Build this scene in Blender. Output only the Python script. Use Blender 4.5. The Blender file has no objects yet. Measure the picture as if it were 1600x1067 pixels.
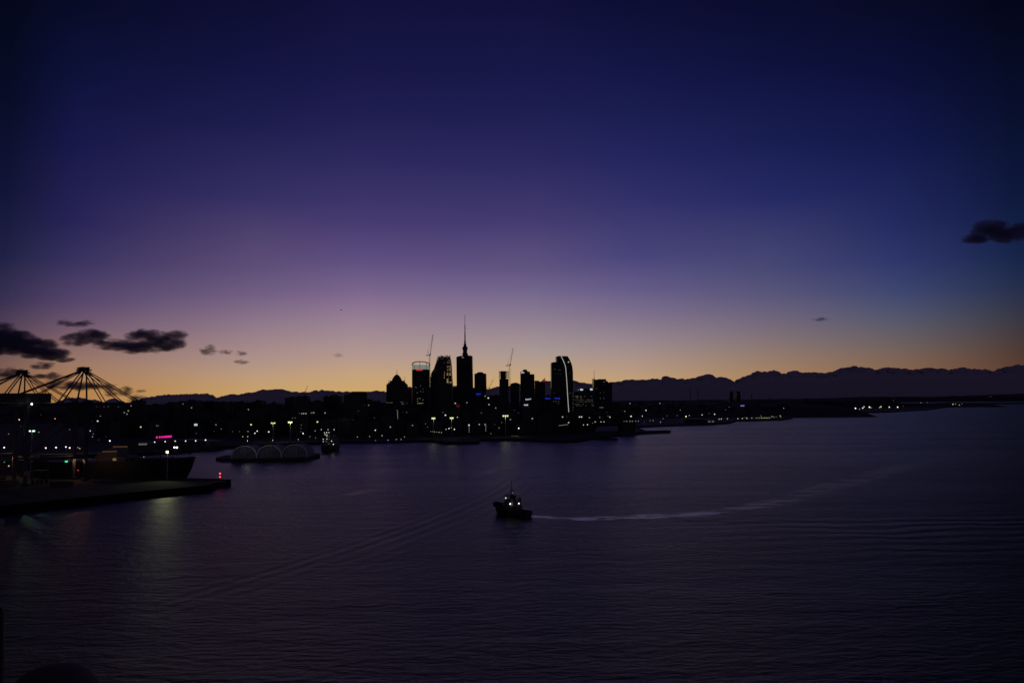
import bpy, math, random
import numpy as np
from mathutils import Matrix, Vector

random.seed(7)
rng = np.random.default_rng(7)
C = bpy.context.scene
COL = C.collection
R = math.radians

# ------------------------------------------------------------------ camera
W0, H0, F = 1600.0, 1067.0, 1244.0
CAMZ = 50.0
PITCH, ROLL = math.degrees(math.atan(95.5 / F)), -0.5
cam_d = bpy.data.cameras.new('camera'); cam = bpy.data.objects.new('camera', cam_d); COL.objects.link(cam)
ROT = Matrix.Rotation(R(90 + PITCH), 3, 'X') @ Matrix.Rotation(R(ROLL), 3, 'Z')
cam.matrix_world = Matrix.Translation((0, 0, CAMZ)) @ ROT.to_4x4()
cam_d.sensor_width = 36.0; cam_d.lens = 36.0 * F / W0
cam_d.clip_start = 0.5; cam_d.clip_end = 300000
C.camera = cam

def ray(px, py):
    return ROT @ Vector(((px - W0 / 2) / F, (H0 / 2 - py) / F, -1.0))
def G(px, py, z=0.0):
    d = ray(px, py); t = (z - CAMZ) / d.z
    return Vector((0, 0, CAMZ)) + d * t
def at(px, py, Y):
    d = ray(px, py); return Vector((0, 0, CAMZ)) + d * (Y / d.y)
def hor(px):                               # image row of the horizon
    return 629.0 - (px - 800) * math.tan(R(0.5))
def px_of(X, Y, Z=0.0):
    v = ROT.transposed() @ Vector((X, Y, Z - CAMZ)); return W0 / 2 + v.x / -v.z * F, H0 / 2 - v.y / -v.z * F

# ------------------------------------------------------------------ colour management
C.view_settings.view_transform = 'Standard'; C.view_settings.look = 'None'
C.view_settings.exposure = 0.0; C.view_settings.gamma = 1.0
C.render.engine = 'CYCLES'
C.cycles.use_denoising = True
C.cycles.max_bounces = 6; C.cycles.transparent_max_bounces = 24; C.cycles.volume_bounces = 1
C.cycles.sample_clamp_indirect = 4.0

def lin(c):
    return tuple((v / 255 / 12.92) if v / 255 <= 0.04045 else ((v / 255 + 0.055) / 1.055) ** 2.4 for v in c)

# ------------------------------------------------------------------ world: dusk sky
# the after-glow is brightest over the sunset azimuth and falls off to both sides; each column is (azimuth deg, [(elevation deg, colour)])
SKYCOLS = {
    -60: [(0, (24, 16, 24)), (8, (12, 10, 24)), (30, (3, 4, 14))],
    0:    [(605, (140, 100, 70)), (570, (120, 90, 82)), (520, (85, 66, 86)), (470, (56, 49, 80)), (400, (31, 33, 68)), (300, (17, 21, 54)), (150, (8, 12, 38)), (0, (4, 8, 28))],
    110:  [(612, (176, 126, 76)), (570, (158, 120, 100)), (510, (112, 88, 108)), (470, (84, 68, 106)), (407, (56, 50, 95)), (349, (40, 36, 86)), (230, (24, 25, 74)), (116, (14, 18, 58)), (0, (8, 11, 38))],
    400:  [(612, (200, 160, 104)), (590, (190, 156, 122)), (560, (172, 144, 137)), (500, (140, 117, 138)), (460, (114, 94, 130)), (420, (95, 79, 120)), (310, (54, 48, 99)), (200, (30, 30, 78)), (110, (20, 21, 66)), (0, (13, 14, 50))],
    560:  [(612, (206, 166, 106)), (585, (197, 162, 124)), (560, (182, 153, 140)), (535, (169, 144, 146)), (494, (148, 125, 147)), (453, (122, 101, 140)), (407, (94, 79, 128)), (349, (71, 59, 112)), (310, (60, 52, 104)), (250, (45, 40, 94)), (174, (30, 29, 80)), (100, (23, 23, 69)), (0, (17, 17, 59))],
    840:  [(606, (204, 165, 108)), (580, (190, 161, 130)), (550, (169, 152, 148)), (500, (142, 126, 145)), (453, (114, 101, 140)), (420, (96, 84, 128)), (349, (69, 60, 112)), (310, (58, 52, 106)), (250, (42, 40, 94)), (174, (29, 30, 81)), (110, (24, 24, 71)), (0, (16, 17, 58))],
    990:  [(600, (196, 160, 112)), (575, (181, 152, 130)), (535, (153, 136, 142)), (494, (128, 114, 140)), (453, (102, 92, 136)), (400, (73, 68, 122)), (310, (49, 48, 104)), (250, (36, 38, 94)), (174, (26, 29, 80)), (100, (19, 22, 67)), (0, (13, 14, 52))],
    1200: [(590, (168, 130, 94)), (560, (150, 124, 108)), (535, (134, 116, 117)), (500, (113, 103, 124)), (460, (90, 86, 122)), (420, (72, 73, 116)), (310, (38, 42, 100)), (230, (26, 31, 84)), (110, (15, 19, 62)), (0, (10, 12, 45))],
    1410: [(590, (137, 99, 72)), (560, (124, 98, 84)), (535, (106, 95, 96)), (494, (82, 85, 108)), (453, (60, 69, 111)), (407, (46, 54, 106)), (349, (35, 42, 96)), (230, (20, 26, 76)), (116, (12, 16, 57)), (0, (8, 11, 36))],
    1600: [(590, (92, 58, 44)), (550, (78, 57, 50)), (500, (56, 55, 66)), (450, (36, 46, 75)), (400, (22, 36, 72)), (300, (14, 24, 60)), (150, (8, 14, 42)), (0, (4, 7, 26))],
    60:  [(0, (20, 15, 24)), (8, (10, 10, 24)), (30, (3, 4, 14))],
}
BACK = (40, 32, 60)
w = bpy.data.worlds.new('World'); C.world = w; w.use_nodes = True
nt = w.node_tree; nt.nodes.clear()
def N(tree, typ, **kw):
    n = tree.nodes.new(typ)
    for k, v in kw.items(): setattr(n, k, v)
    return n
def math_n(tree, op, a, b=None, c=None, clamp=False):
    n = tree.nodes.new('ShaderNodeMath'); n.operation = op; n.use_clamp = clamp
    for i, v in enumerate((a, b, c)):
        if v is None: continue
        if isinstance(v, (int, float)): n.inputs[i].default_value = v
        else: tree.links.new(v, n.inputs[i])
    return n.outputs[0]
tc = N(nt, 'ShaderNodeTexCoord'); sep = N(nt, 'ShaderNodeSeparateXYZ')
nt.links.new(tc.outputs['Generated'], sep.inputs[0])
X, Y, Z = sep.outputs
el = math_n(nt, 'DIVIDE', math_n(nt, 'ARCSINE', Z), R(1))          # elevation, degrees
el = math_n(nt, 'ABSOLUTE', el)
az = math_n(nt, 'DIVIDE', math_n(nt, 'ARCTAN2', X, Y), R(1))       # 0 ahead, + to the right
def eldeg(px, py):
    d = ray(px, py).normalized(); return math.degrees(math.asin(d.z))
def azdeg(px):
    d = ray(px, 560); return math.degrees(math.atan2(d.x, d.y))
cols = []
for k, st in SKYCOLS.items():
    if k in (-60, 60) : cols.append((float(k), [(e, c) for e, c in st]))
    else: cols.append((azdeg(k), [(max(0, eldeg(k, y)), c) for y, c in st]))
cols.sort(key=lambda t: t[0])
facn = math_n(nt, 'DIVIDE', el, 60.0, clamp=True)
prev = None; prevaz = None
for a, st in cols:
    ra = N(nt, 'ShaderNodeValToRGB'); cr = ra.color_ramp; cr.interpolation = 'CARDINAL' if len(st) > 4 else 'LINEAR'
    st = sorted(st)
    last = st[-1]
    st = st + [(60.0, tuple(v * 0.4 for v in last[1]))]
    while len(cr.elements) > 1: cr.elements.remove(cr.elements[-1])
    cr.elements[0].position = st[0][0] / 60; cr.elements[0].color = (*lin(st[0][1]), 1)
    for e, c in st[1:]:
        el_ = cr.elements.new(min(1, e / 60)); el_.color = (*lin(c), 1)
    cr.interpolation = 'LINEAR'
    nt.links.new(facn, ra.inputs[0])
    if prev is None: prev, prevaz = ra.outputs[0], a; continue
    mr = N(nt, 'ShaderNodeMapRange'); mr.interpolation_type = 'LINEAR'
    nt.links.new(az, mr.inputs[0]); mr.inputs[1].default_value = prevaz; mr.inputs[2].default_value = a
    mx = N(nt, 'ShaderNodeMix', data_type='RGBA')
    nt.links.new(mr.outputs[0], mx.inputs[0]); nt.links.new(prev, mx.inputs[6]); nt.links.new(ra.outputs[0], mx.inputs[7])
    prev, prevaz = mx.outputs[2], a
# the sky behind the viewer: a dim violet counter-twilight
mr = N(nt, 'ShaderNodeMapRange'); nt.links.new(Y, mr.inputs[0]); mr.inputs[1].default_value = 0.45; mr.inputs[2].default_value = -0.3
rb = N(nt, 'ShaderNodeValToRGB'); nt.links.new(facn, rb.inputs[0])
rb.color_ramp.elements[0].color = (*lin((52, 44, 60)), 1); rb.color_ramp.elements[1].color = (*lin((9, 10, 34)), 1)
e_ = rb.color_ramp.elements.new(0.25); e_.color = (*lin((44, 38, 60)), 1)
mx = N(nt, 'ShaderNodeMix', data_type='RGBA'); nt.links.new(mr.outputs[0], mx.inputs[0]); nt.links.new(prev, mx.inputs[6]); nt.links.new(rb.outputs[0], mx.inputs[7])
bg = N(nt, 'ShaderNodeBackground'); bg.inputs[1].default_value = 1.0
nt.links.new(mx.outputs[2], bg.inputs[0])
wo = N(nt, 'ShaderNodeOutputWorld'); nt.links.new(bg.outputs[0], wo.inputs[0])
w.cycles.sampling_method = 'MANUAL'; w.cycles.sample_map_resolution = 1024

# ------------------------------------------------------------------ materials
def mat(name, col, rough=0.7, metal=0.0, noise=None, spec=0.5):
    m = bpy.data.materials.new(name); m.use_nodes = True; t = m.node_tree
    b = t.nodes['Principled BSDF']; b.inputs['Roughness'].default_value = rough; b.inputs['Metallic'].default_value = metal
    b.inputs['Specular IOR Level'].default_value = spec
    b.inputs['Base Color'].default_value = (*col, 1)
    if noise:
        sc, amt = noise
        tcn = N(t, 'ShaderNodeTexCoord'); nz = N(t, 'ShaderNodeTexNoise'); nz.inputs['Scale'].default_value = sc; nz.inputs['Detail'].default_value = 5
        t.links.new(tcn.outputs['Object'], nz.inputs['Vector'])
        r = N(t, 'ShaderNodeValToRGB'); t.links.new(nz.outputs['Fac'], r.inputs[0])
        r.color_ramp.elements[0].position = 0.3; r.color_ramp.elements[1].position = 0.7
        r.color_ramp.elements[0].color = (*[c * (1 - amt) for c in col], 1); r.color_ramp.elements[1].color = (*[min(1, c * (1 + amt)) for c in col], 1)
        t.links.new(r.outputs[0], b.inputs['Base Color'])
    return m
def facade_mat(name, wallc, glassc, bw, rh):
    m = bpy.data.materials.new(name); m.use_nodes = True; t = m.node_tree; b = t.nodes['Principled BSDF']
    tcn = N(t, 'ShaderNodeTexCoord'); s = N(t, 'ShaderNodeSeparateXYZ'); t.links.new(tcn.outputs['Object'], s.inputs[0])
    xy = math_n(t, 'ADD', s.outputs[0], s.outputs[1]); cb = N(t, 'ShaderNodeCombineXYZ')
    t.links.new(xy, cb.inputs[0]); t.links.new(s.outputs[2], cb.inputs[1])
    br = N(t, 'ShaderNodeTexBrick'); br.offset = 0.0; br.squash = 1.0
    t.links.new(cb.outputs[0], br.inputs['Vector'])
    br.inputs['Scale'].default_value = 1; br.inputs['Brick Width'].default_value = bw; br.inputs['Row Height'].default_value = rh
    br.inputs['Mortar Size'].default_value = 0.45; br.inputs['Mortar Smooth'].default_value = 0.1
    br.inputs['Color1'].default_value = (*glassc, 1); br.inputs['Color2'].default_value = (*[g * 1.8 for g in glassc], 1); br.inputs['Mortar'].default_value = (*wallc, 1)
    t.links.new(br.outputs['Color'], b.inputs['Base Color'])
    mrr = N(t, 'ShaderNodeMapRange'); t.links.new(br.outputs['Fac'], mrr.inputs[0]); mrr.inputs[3].default_value = 0.15; mrr.inputs[4].default_value = 0.8
    t.links.new(mrr.outputs[0], b.inputs['Roughness'])
    b.inputs['Specular IOR Level'].default_value = 0.4
    return m
FAC = [facade_mat('facade_concrete', (0.10, 0.095, 0.09), (0.012, 0.014, 0.018), 3.2, 3.5),
       facade_mat('facade_glass', (0.05, 0.05, 0.055), (0.01, 0.012, 0.016), 1.8, 3.8),
       facade_mat('facade_brick', (0.09, 0.06, 0.05), (0.012, 0.012, 0.014), 4.0, 3.2),
       facade_mat('facade_render', (0.13, 0.125, 0.115), (0.012, 0.013, 0.016), 2.6, 3.1)]
M = dict(
    concrete=mat('concrete', (0.12, 0.115, 0.11), 0.85, noise=(0.3, 0.3)),
    roofing=mat('roofing', (0.07, 0.07, 0.07), 0.85, noise=(0.5, 0.3)),
    steel=mat('painted_steel', (0.06, 0.06, 0.065), 0.55, noise=(0.8, 0.3)),
    steel_pale=mat('pale_steel', (0.42, 0.44, 0.40), 0.6, noise=(0.4, 0.25)),
    steel_mid=mat('grey_steel', (0.13, 0.135, 0.12), 0.6, noise=(0.4, 0.25)),  # lamplight on the rear crane legs put into a lighter steel colour
    steel_red=mat('red_steel', (0.22, 0.05, 0.035), 0.55, noise=(0.8, 0.3)),
    hull=mat('hull_paint', (0.02, 0.022, 0.025), 0.5, noise=(0.3, 0.4)),
    hull_red=mat('antifouling', (0.10, 0.02, 0.015), 0.6, noise=(0.4, 0.3)),
    deckpaint=mat('deck_paint', (0.05, 0.06, 0.05), 0.7, noise=(1.0, 0.3)),
    rubber=mat('rubber', (0.015, 0.015, 0.015), 0.8),
    whitepaint=mat('weathered_white', (0.12, 0.12, 0.12), 0.5, noise=(1.0, 0.2)),
    asphalt=mat('asphalt', (0.05, 0.05, 0.048), 0.9, noise=(0.05, 0.35)),
    quay=mat('quay_concrete', (0.06, 0.057, 0.05), 0.85, noise=(0.15, 0.4)),
    glass=mat('dark_glass', (0.01, 0.012, 0.015), 0.12),
    tent=mat('fabric_membrane', (0.30, 0.34, 0.36), 0.6, noise=(0.3, 0.2)),
    rim_white=mat('white_trim', (0.8, 0.8, 0.8), 0.5, noise=(0.5, 0.1)),  # paled so the highlight on the shed rims sits in the colour
    bark=mat('bark', (0.05, 0.035, 0.025), 0.9),
    leaf=mat('leaf', (0.045, 0.06, 0.03), 0.8, noise=(0.6, 0.4)),
    hill=mat('hillside', (0.045, 0.05, 0.03), 0.95, noise=(0.01, 0.5)),
    orange=mat('orange_shell', (0.25, 0.07, 0.02), 0.5, noise=(1.0, 0.2)),
)
CONT = [mat('container_' + n, c, 0.6, noise=(0.6, 0.3)) for n, c in (('rust', (0.30, 0.10, 0.04)), ('blue', (0.04, 0.08, 0.20)), ('green', (0.05, 0.13, 0.08)), ('grey', (0.25, 0.25, 0.25)), ('ochre', (0.34, 0.2, 0.05)))]
EMC = dict(w=(1.0, 0.95, 0.88), y=(0.86, 0.90, 0.42), g=(0.55, 0.95, 0.6), o=(1.0, 0.5, 0.22), r=(1.0, 0.06, 0.05), b=(0.25, 0.3, 1.0), c=(0.75, 0.88, 1.0), G=(0.05, 0.9, 0.35),
           p=(0.85, 0.02, 0.35), B=(0.03, 0.05, 0.9), t=(0.62, 0.80, 0.68), k=(0.95, 0.72, 0.70), d=(0.6, 0.62, 0.5))
_em = {}
def emit(c, s):
    s = float('%.2g' % s); k = (c, s)
    if k not in _em:
        m = bpy.data.materials.new('lit_' + c); m.use_nodes = True; t = m.node_tree; t.nodes.clear()
        e = N(t, 'ShaderNodeEmission'); e.inputs[0].default_value = (*EMC[c], 1); e.inputs[1].default_value = s
        o = N(t, 'ShaderNodeOutputMaterial'); t.links.new(e.outputs[0], o.inputs[0])
        m.cycles.emission_sampling = 'NONE'
        _em[k] = m
    return _em[k]

# ------------------------------------------------------------------ mesh helpers
ICO = {}
def ico(sub):
    if sub not in ICO:
        import bmesh
        b = bmesh.new(); bmesh.ops.create_icosphere(b, subdivisions=sub, radius=1)
        v = np.array([x.co[:] for x in b.verts]); f = [[q.index for q in p.verts] for p in b.faces]; b.free(); ICO[sub] = (v, f)
    return ICO[sub]
class MB:
    def __init__(s): s.v = []; s.f = []; s.mi = []; s.cur = 0
    def add(s, vs, fs):
        o = len(s.v); s.v += [tuple(map(float, v)) for v in vs]
        for f in fs: s.f.append([i + o for i in f]); s.mi.append(s.cur)
        return s
    def box(s, x0, x1, y0, y1, z0, z1):
        return s.add([(x0, y0, z0), (x1, y0, z0), (x1, y1, z0), (x0, y1, z0), (x0, y0, z1), (x1, y0, z1), (x1, y1, z1), (x0, y1, z1)],
                     [(3, 2, 1, 0), (4, 5, 6, 7), (0, 1, 5, 4), (1, 2, 6, 5), (2, 3, 7, 6), (3, 0, 4, 7)])
    def cyl(s, p, q, r, r2=None, n=8, caps=True):
        p, q = Vector(p), Vector(q); r2 = r if r2 is None else r2
        d = (q - p).normalized(); a = Vector((0, 0, 1)) if abs(d.z) < 0.9 else Vector((1, 0, 0))
        u = d.cross(a).normalized(); v = d.cross(u)
        ph = math.pi / 4 if n == 4 else 0
        vs = [p + (u * math.cos(ph + 2 * math.pi * i / n) + v * math.sin(ph + 2 * math.pi * i / n)) * r for i in range(n)]
        vs += [q + (u * math.cos(ph + 2 * math.pi * i / n) + v * math.sin(ph + 2 * math.pi * i / n)) * r2 for i in range(n)]
        fs = [(i, n + i, n + (i + 1) % n, (i + 1) % n) for i in range(n)]
        if caps: fs += [tuple(range(n)), tuple(range(2 * n - 1, n - 1, -1))]
        return s.add(vs, fs)
    def ball(s, c, r, sub=1, sc=(1, 1, 1), jit=0.0):
        v, f = ico(sub); vv = v.copy()
        if jit: vv = vv * (1 + rng.uniform(-jit, jit, (len(v), 1)))
        vv = vv * np.array(sc) * r + np.array(c)
        return s.add(vv, f)
    def prism(s, poly, y0, y1):            # poly in (x, z), extruded along y
        n = len(poly)
        vs = [(x, y0, z) for x, z in poly] + [(x, y1, z) for x, z in poly]
        return s.add(vs, [tuple(range(n)), tuple(range(2 * n - 1, n - 1, -1))] + [(i, n + i, n + (i + 1) % n, (i + 1) % n) for i in range(n)])
    def slab(s, poly, z0, z1):             # poly in (x, y)
        n = len(poly)
        vs = [(x, y, z0) for x, y in poly] + [(x, y, z1) for x, y in poly]
        return s.add(vs, [tuple(range(n)), tuple(range(2 * n - 1, n - 1, -1))] + [(i, n + i, n + (i + 1) % n, (i + 1) % n) for i in range(n)])
    def lathe(s, prof, n=16, c=(0, 0)):    # prof (r, z)
        vs = []
        for r, z in prof:
            vs += [(c[0] + r * math.cos(2 * math.pi * i / n), c[1] + r * math.sin(2 * math.pi * i / n), z) for i in range(n)]
        fs = []
        for k in range(len(prof) - 1):
            for i in range(n):
                j = (i + 1) % n; fs.append((k * n + i, k * n + j, (k + 1) * n + j, (k + 1) * n + i))
        fs.append(tuple(range(n - 1, -1, -1))); fs.append(tuple(range((len(prof) - 1) * n, len(prof) * n)))
        return s.add(vs, fs)
    def truss(s, p, q, wd, step, r=0.12, n=4):   # square lattice beam
        p, q = Vector(p), Vector(q); L = (q - p).length; d = (q - p) / L
        a = Vector((0, 1, 0)) if abs(d.y) < 0.8 else Vector((1, 0, 0))
        u = d.cross(a).normalized() * wd / 2; v = d.cross(u).normalized() * wd / 2
        cs = [u + v, u - v, -u - v, -u + v]
        for c in cs: s.cyl(p + c, q + c, r, n=n)
        k = max(1, int(L / step))
        for i in range(k):
            a0 = p + d * (L * i / k); a1 = p + d * (L * (i + 1) / k)
            for j in range(4):
                c0, c1 = cs[j], cs[(j + 1) % 4]
                if i % 2: c0, c1 = c1, c0
                s.cyl(a0 + c0, a1 + c1, r * 0.6, n=3, caps=False)
        return s
    def build(s, name, m, parent=None, loc=None, smooth=False):
        me = bpy.data.meshes.new(name); me.from_pydata(s.v, [], s.f)
        ms = m if isinstance(m, (list, tuple)) else [m]
        for x in ms: me.materials.append(x)
        if len(ms) > 1: me.polygons.foreach_set('material_index', s.mi)
        if smooth: me.polygons.foreach_set('use_smooth', [True] * len(me.polygons))
        import bmesh
        b = bmesh.new(); b.from_mesh(me); bmesh.ops.recalc_face_normals(b, faces=b.faces); b.to_mesh(me); b.free()
        me.update()
        o = bpy.data.objects.new(name, me); COL.objects.link(o)
        if parent is not None: o.parent = parent
        if loc is not None: o.location = loc
        return o
def tag(o, label=None, cat=None, group=None, kind=None):
    if label: o['label'] = label
    if cat: o['category'] = cat
    if group: o['group'] = group
    if kind: o['kind'] = kind
    return o
def thing(name, label, cat, loc=(0, 0, 0), rz=0.0, group=None):
    o = bpy.data.objects.new(name, None); COL.objects.link(o); o.location = loc; o.rotation_euler = (0, 0, rz)
    o.empty_display_size = 1
    return tag(o, label, cat, group)
def lamp_light(parent, p, c, watts, r=0.4, name='bulb_light'):
    l = bpy.data.lights.new(name, 'POINT'); l.energy = watts; l.color = EMC[c]; l.shadow_soft_size = r
    o = bpy.data.objects.new(name, l); COL.objects.link(o); o.location = p
    if parent is not None: o.parent = parent
    return o

# ------------------------------------------------------------------ water
def water_material():
    m = bpy.data.materials.new('sea_water'); m.use_nodes = True; t = m.node_tree; t.nodes.clear(); b = N(t, 'ShaderNodeBsdfGlass', distribution='BECKMANN'); b.inputs['IOR'].default_value = 1.333; b.inputs['Color'].default_value = (0.87, 0.87, 0.87, 1)
    ou = N(t, 'ShaderNodeOutputMaterial'); t.links.new(b.outputs[0], ou.inputs[0])
    tcn = N(t, 'ShaderNodeTexCoord'); P = tcn.outputs['Object']
    def noise(scale, sx, sy, det=3, rot=0.0, rough=0.55):
        mp = N(t, 'ShaderNodeMapping'); mp.inputs['Scale'].default_value = (sx, sy, 1); mp.inputs['Rotation'].default_value = (0, 0, rot)
        t.links.new(P, mp.inputs[0]); nz = N(t, 'ShaderNodeTexNoise'); nz.inputs['Scale'].default_value = scale; nz.inputs['Detail'].default_value = det
        nz.inputs['Roughness'].default_value = rough
        t.links.new(mp.outputs[0], nz.inputs['Vector']); return nz.outputs['Fac']
    s = N(t, 'ShaderNodeSeparateXYZ'); t.links.new(P, s.inputs[0]); x, y = s.outputs[0], s.outputs[1]
    h = math_n(t, 'MULTIPLY', noise(0.075, 0.6, 1.8, 3, 0.2), 1.0)
    h = math_n(t, 'ADD', h, math_n(t, 'MULTIPLY', noise(0.33, 0.7, 1.5, 4, -0.15), 0.85))
    h = math_n(t, 'ADD', h, math_n(t, 'MULTIPLY', noise(1.3, 0.7, 1.3, 2, 0.25), 0.24))
    # slicks: large patches where the ripples calm down
    sl = noise(0.006, 0.5, 1.6, 3, 0.35)
    mrr = N(t, 'ShaderNodeMapRange'); t.links.new(sl, mrr.inputs[0]); mrr.inputs[1].default_value = 0.38; mrr.inputs[2].default_value = 0.62; mrr.inputs[3].default_value = 0.5; mrr.inputs[4].default_value = 1.25
    h = math_n(t, 'MULTIPLY', h, mrr.outputs[0])
    # kelvin waves left by passing boats: crests that follow gently curving lines
    def crest(a, bb, c, lam, wid, amp, y0, y1):
        q = math_n(t, 'MULTIPLY_ADD', y, bb, a); q = math_n(t, 'MULTIPLY_ADD', math_n(t, 'MULTIPLY', y, y), c, q)
        u = math_n(t, 'SUBTRACT', x, q)
        g = math_n(t, 'POWER', 2.718, math_n(t, 'MULTIPLY', math_n(t, 'MULTIPLY', u, u), -1.0 / wid ** 2))
        sn = math_n(t, 'SINE', math_n(t, 'MULTIPLY', u, 2 * math.pi / lam))
        r = math_n(t, 'MULTIPLY', math_n(t, 'MULTIPLY', sn, g), amp)
        mra = N(t, 'ShaderNodeMapRange'); t.links.new(y, mra.inputs[0]); mra.inputs[1].default_value = y0; mra.inputs[2].default_value = y0 + 90
        mrb = N(t, 'ShaderNodeMapRange'); t.links.new(y, mrb.inputs[0]); mrb.inputs[1].default_value = y1; mrb.inputs[2].default_value = y1 - 120
        return math_n(t, 'MULTIPLY', r, math_n(t, 'MULTIPLY', mra.outputs[0], mrb.outputs[0]))
    def fit(pts):
        xs = [G(*p).x for p in pts]; ys = [G(*p).y for p in pts]
        c, bb, a = np.polyfit(ys, xs, 2); return float(a), float(bb), float(c)
    a, bb, c = fit([(150, 975), (400, 900), (600, 838), (800, 748)])
    h = math_n(t, 'ADD', h, crest(a, bb, c, 7.0, 8.0, 0.19, 165, 600))
    h = math_n(t, 'ADD', h, crest(a + 15, bb, c, 8.0, 9.0, 0.16, 190, 560))
    mpk = N(t, 'ShaderNodeMapping'); mpk.inputs['Rotation'].default_value = (0, 0, R(-4)); t.links.new(P, mpk.inputs[0])
    s2 = N(t, 'ShaderNodeSeparateXYZ'); t.links.new(mpk.outputs[0], s2.inputs[0])
    sn = math_n(t, 'SINE', math_n(t, 'ADD', math_n(t, 'MULTIPLY', s2.outputs[1], 2 * math.pi / 13.0), math_n(t, 'MULTIPLY', noise(0.02, 1, 1, 2, 0.5), 14.0)))
    ka = N(t, 'ShaderNodeMapRange'); t.links.new(x, ka.inputs[0]); ka.inputs[1].default_value = 60; ka.inputs[2].default_value = 130
    kb = N(t, 'ShaderNodeMapRange'); t.links.new(y, kb.inputs[0]); kb.inputs[1].default_value = 360; kb.inputs[2].default_value = 330
    kc = N(t, 'ShaderNodeMapRange'); t.links.new(y, kc.inputs[0]); kc.inputs[1].default_value = 230; kc.inputs[2].default_value = 290
    km = math_n(t, 'MULTIPLY', math_n(t, 'MULTIPLY', ka.outputs[0], kb.outputs[0]), kc.outputs[0])
    h = math_n(t, 'ADD', h, math_n(t, 'MULTIPLY', math_n(t, 'MULTIPLY', sn, km), 0.3))
    bp = N(t, 'ShaderNodeBump'); bp.inputs['Strength'].default_value = 1.0; bp.inputs['Distance'].default_value = 1.2
    t.links.new(h, bp.inputs['Height']); t.links.new(bp.outputs[0], b.inputs['Normal'])
    # sub-pixel wavelets blur the mirror more with distance
    cd = N(t, 'ShaderNodeMapRange'); t.links.new(y, cd.inputs[0]); cd.inputs[1].default_value = 150; cd.inputs[2].default_value = 2500; cd.inputs[3].default_value = 0.44; cd.inputs[4].default_value = 0.36; cd.inputs[2].default_value = 700
    t.links.new(cd.outputs[0], b.inputs['Roughness'])
    return m
mb = MB(); S_ = 90000
gx = [-S_, -3000, -600, 600, 3000, S_]; gy = [-2000, 100, 1500, 6000, S_]
for i in range(len(gx) - 1):
    for j in range(len(gy) - 1):
        mb.add([(gx[i], gy[j], 0), (gx[i + 1], gy[j], 0), (gx[i + 1], gy[j + 1], 0), (gx[i], gy[j + 1], 0)], [(0, 1, 2, 3)])
mb2 = MB(); mb2.add([(-S_, -2000, -25), (S_, -2000, -25), (S_, S_, -25), (-S_, S_, -25)], [(0, 1, 2, 3)])
tag(mb2.build('seabed', mat('seabed_mud', (0.004, 0.005, 0.007), 1.0, spec=0.0)), 'dark harbour bed under the water', 'seabed', kind='structure')
water = tag(mb.build('water', water_material()), 'dark rippled harbour water under the dusk sky', 'water', kind='structure')

# ------------------------------------------------------------------ ground
DECK = 3.4
def g2(px, py, z=0.0): v = G(px, py, z); return (v.x, v.y)
def g3(px, Yd): v = at(px, 640, Yd); return (v.x, v.y)
shore = [(524, 693), (600, 692.4), (672, 690.5), (686, 693), (700, 694.5), (735, 694), (749, 693), (752, 689), (799, 688.7), (858, 691), (900, 691), (925, 687), (951, 683.5), (1004, 678), (1048, 675.6)]
shore2 = [(990, 668.5), (1040, 666), (1100, 664.5), (1140, 662), (1150, 658.5), (1220, 657), (1238, 654.3)]
shore3 = [(1226, 650), (1280, 648.6), (1302, 646.7), (1387, 644.6), (1451, 640.9), (1485, 636), (1515, 632.6)]
poly = [g2(-600, 850), g2(0, 795), g2(120, 783), g2(220, 773), g2(300, 766), g2(352, 760), g2(361, 757), g2(359, 750.5, DECK), g2(345, 747.8, DECK), g2(300, 746.6, DECK), g2(62, 748, DECK),
        g2(62, 716), g2(160, 714), g2(282, 708.5), g2(340, 702), g2(350, 701), g2(440, 697)]
poly += [g2(*p) for p in shore] + [g2(1048, 672, DECK), g2(1010, 672.5, DECK)] + [g2(*p) for p in shore2] + [g3(1238, 2500)] + [g2(*p) for p in shore3]
poly += [(9000, 9500), (2000, 9500), (-7000, 9500), (-7000, 500)]
ground = tag(MB().slab(poly, -3, DECK).build('ground', M['quay']), 'dark waterfront land and quays', 'ground', kind='structure')
# asphalt yard sheet laid on the pier
yard = [g2(-300, 812, DECK), g2(10, 789, DECK), g2(200, 769.5, DECK), g2(330, 757.5, DECK), g2(340, 751, DECK), g2(62, 751.5, DECK), g3(55, 560), g3(50, 900), g3(-600, 900)]
mb = MB(); mb.add([(x, y, DECK + 0.02) for x, y in yard], [tuple(range(len(yard)))])
tag(mb.build('port_yard', M['asphalt']), 'asphalt paving of the container port', 'ground', kind='structure')
# far strip of land at the right and hills behind the city
def ridge(name, pts, Yd, depth, label, m=M['hill'], jit=2.0, seed=1, cat='hills'):
    rr = random.Random(seed); mb = MB(); P = []
    for (xa, ya), (xb, yb) in zip(pts, pts[1:]):
        n = max(1, int((xb - xa) / 3))
        for i in range(n):
            f = i / n; P.append((xa + (xb - xa) * f, ya + (yb - ya) * f))
    P.append(pts[-1]); rows = 7; vs = []
    for px, py in P:
        p = at(px, py, Yd)
        ztop = p.z + rr.uniform(-jit, jit)
        for k in range(rows):
            f = k / (rows - 1)
            zz = DECK - 6 + (ztop - DECK + 6) * math.sin(math.pi * f) ** 0.7
            vs.append((p.x * (1 + 0.25 * (f - 0.5) * depth / Yd), Yd + depth * (f - 0.5), zz))
    fs = []
    for i in range(len(P) - 1):
        for k in range(rows - 1):
            a = i * rows + k; fs.append((a, a + rows, a + rows + 1, a + 1))
    mb.add(vs, fs)
    return tag(mb.build(name, m, smooth=False), label, cat, kind='structure')
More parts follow.
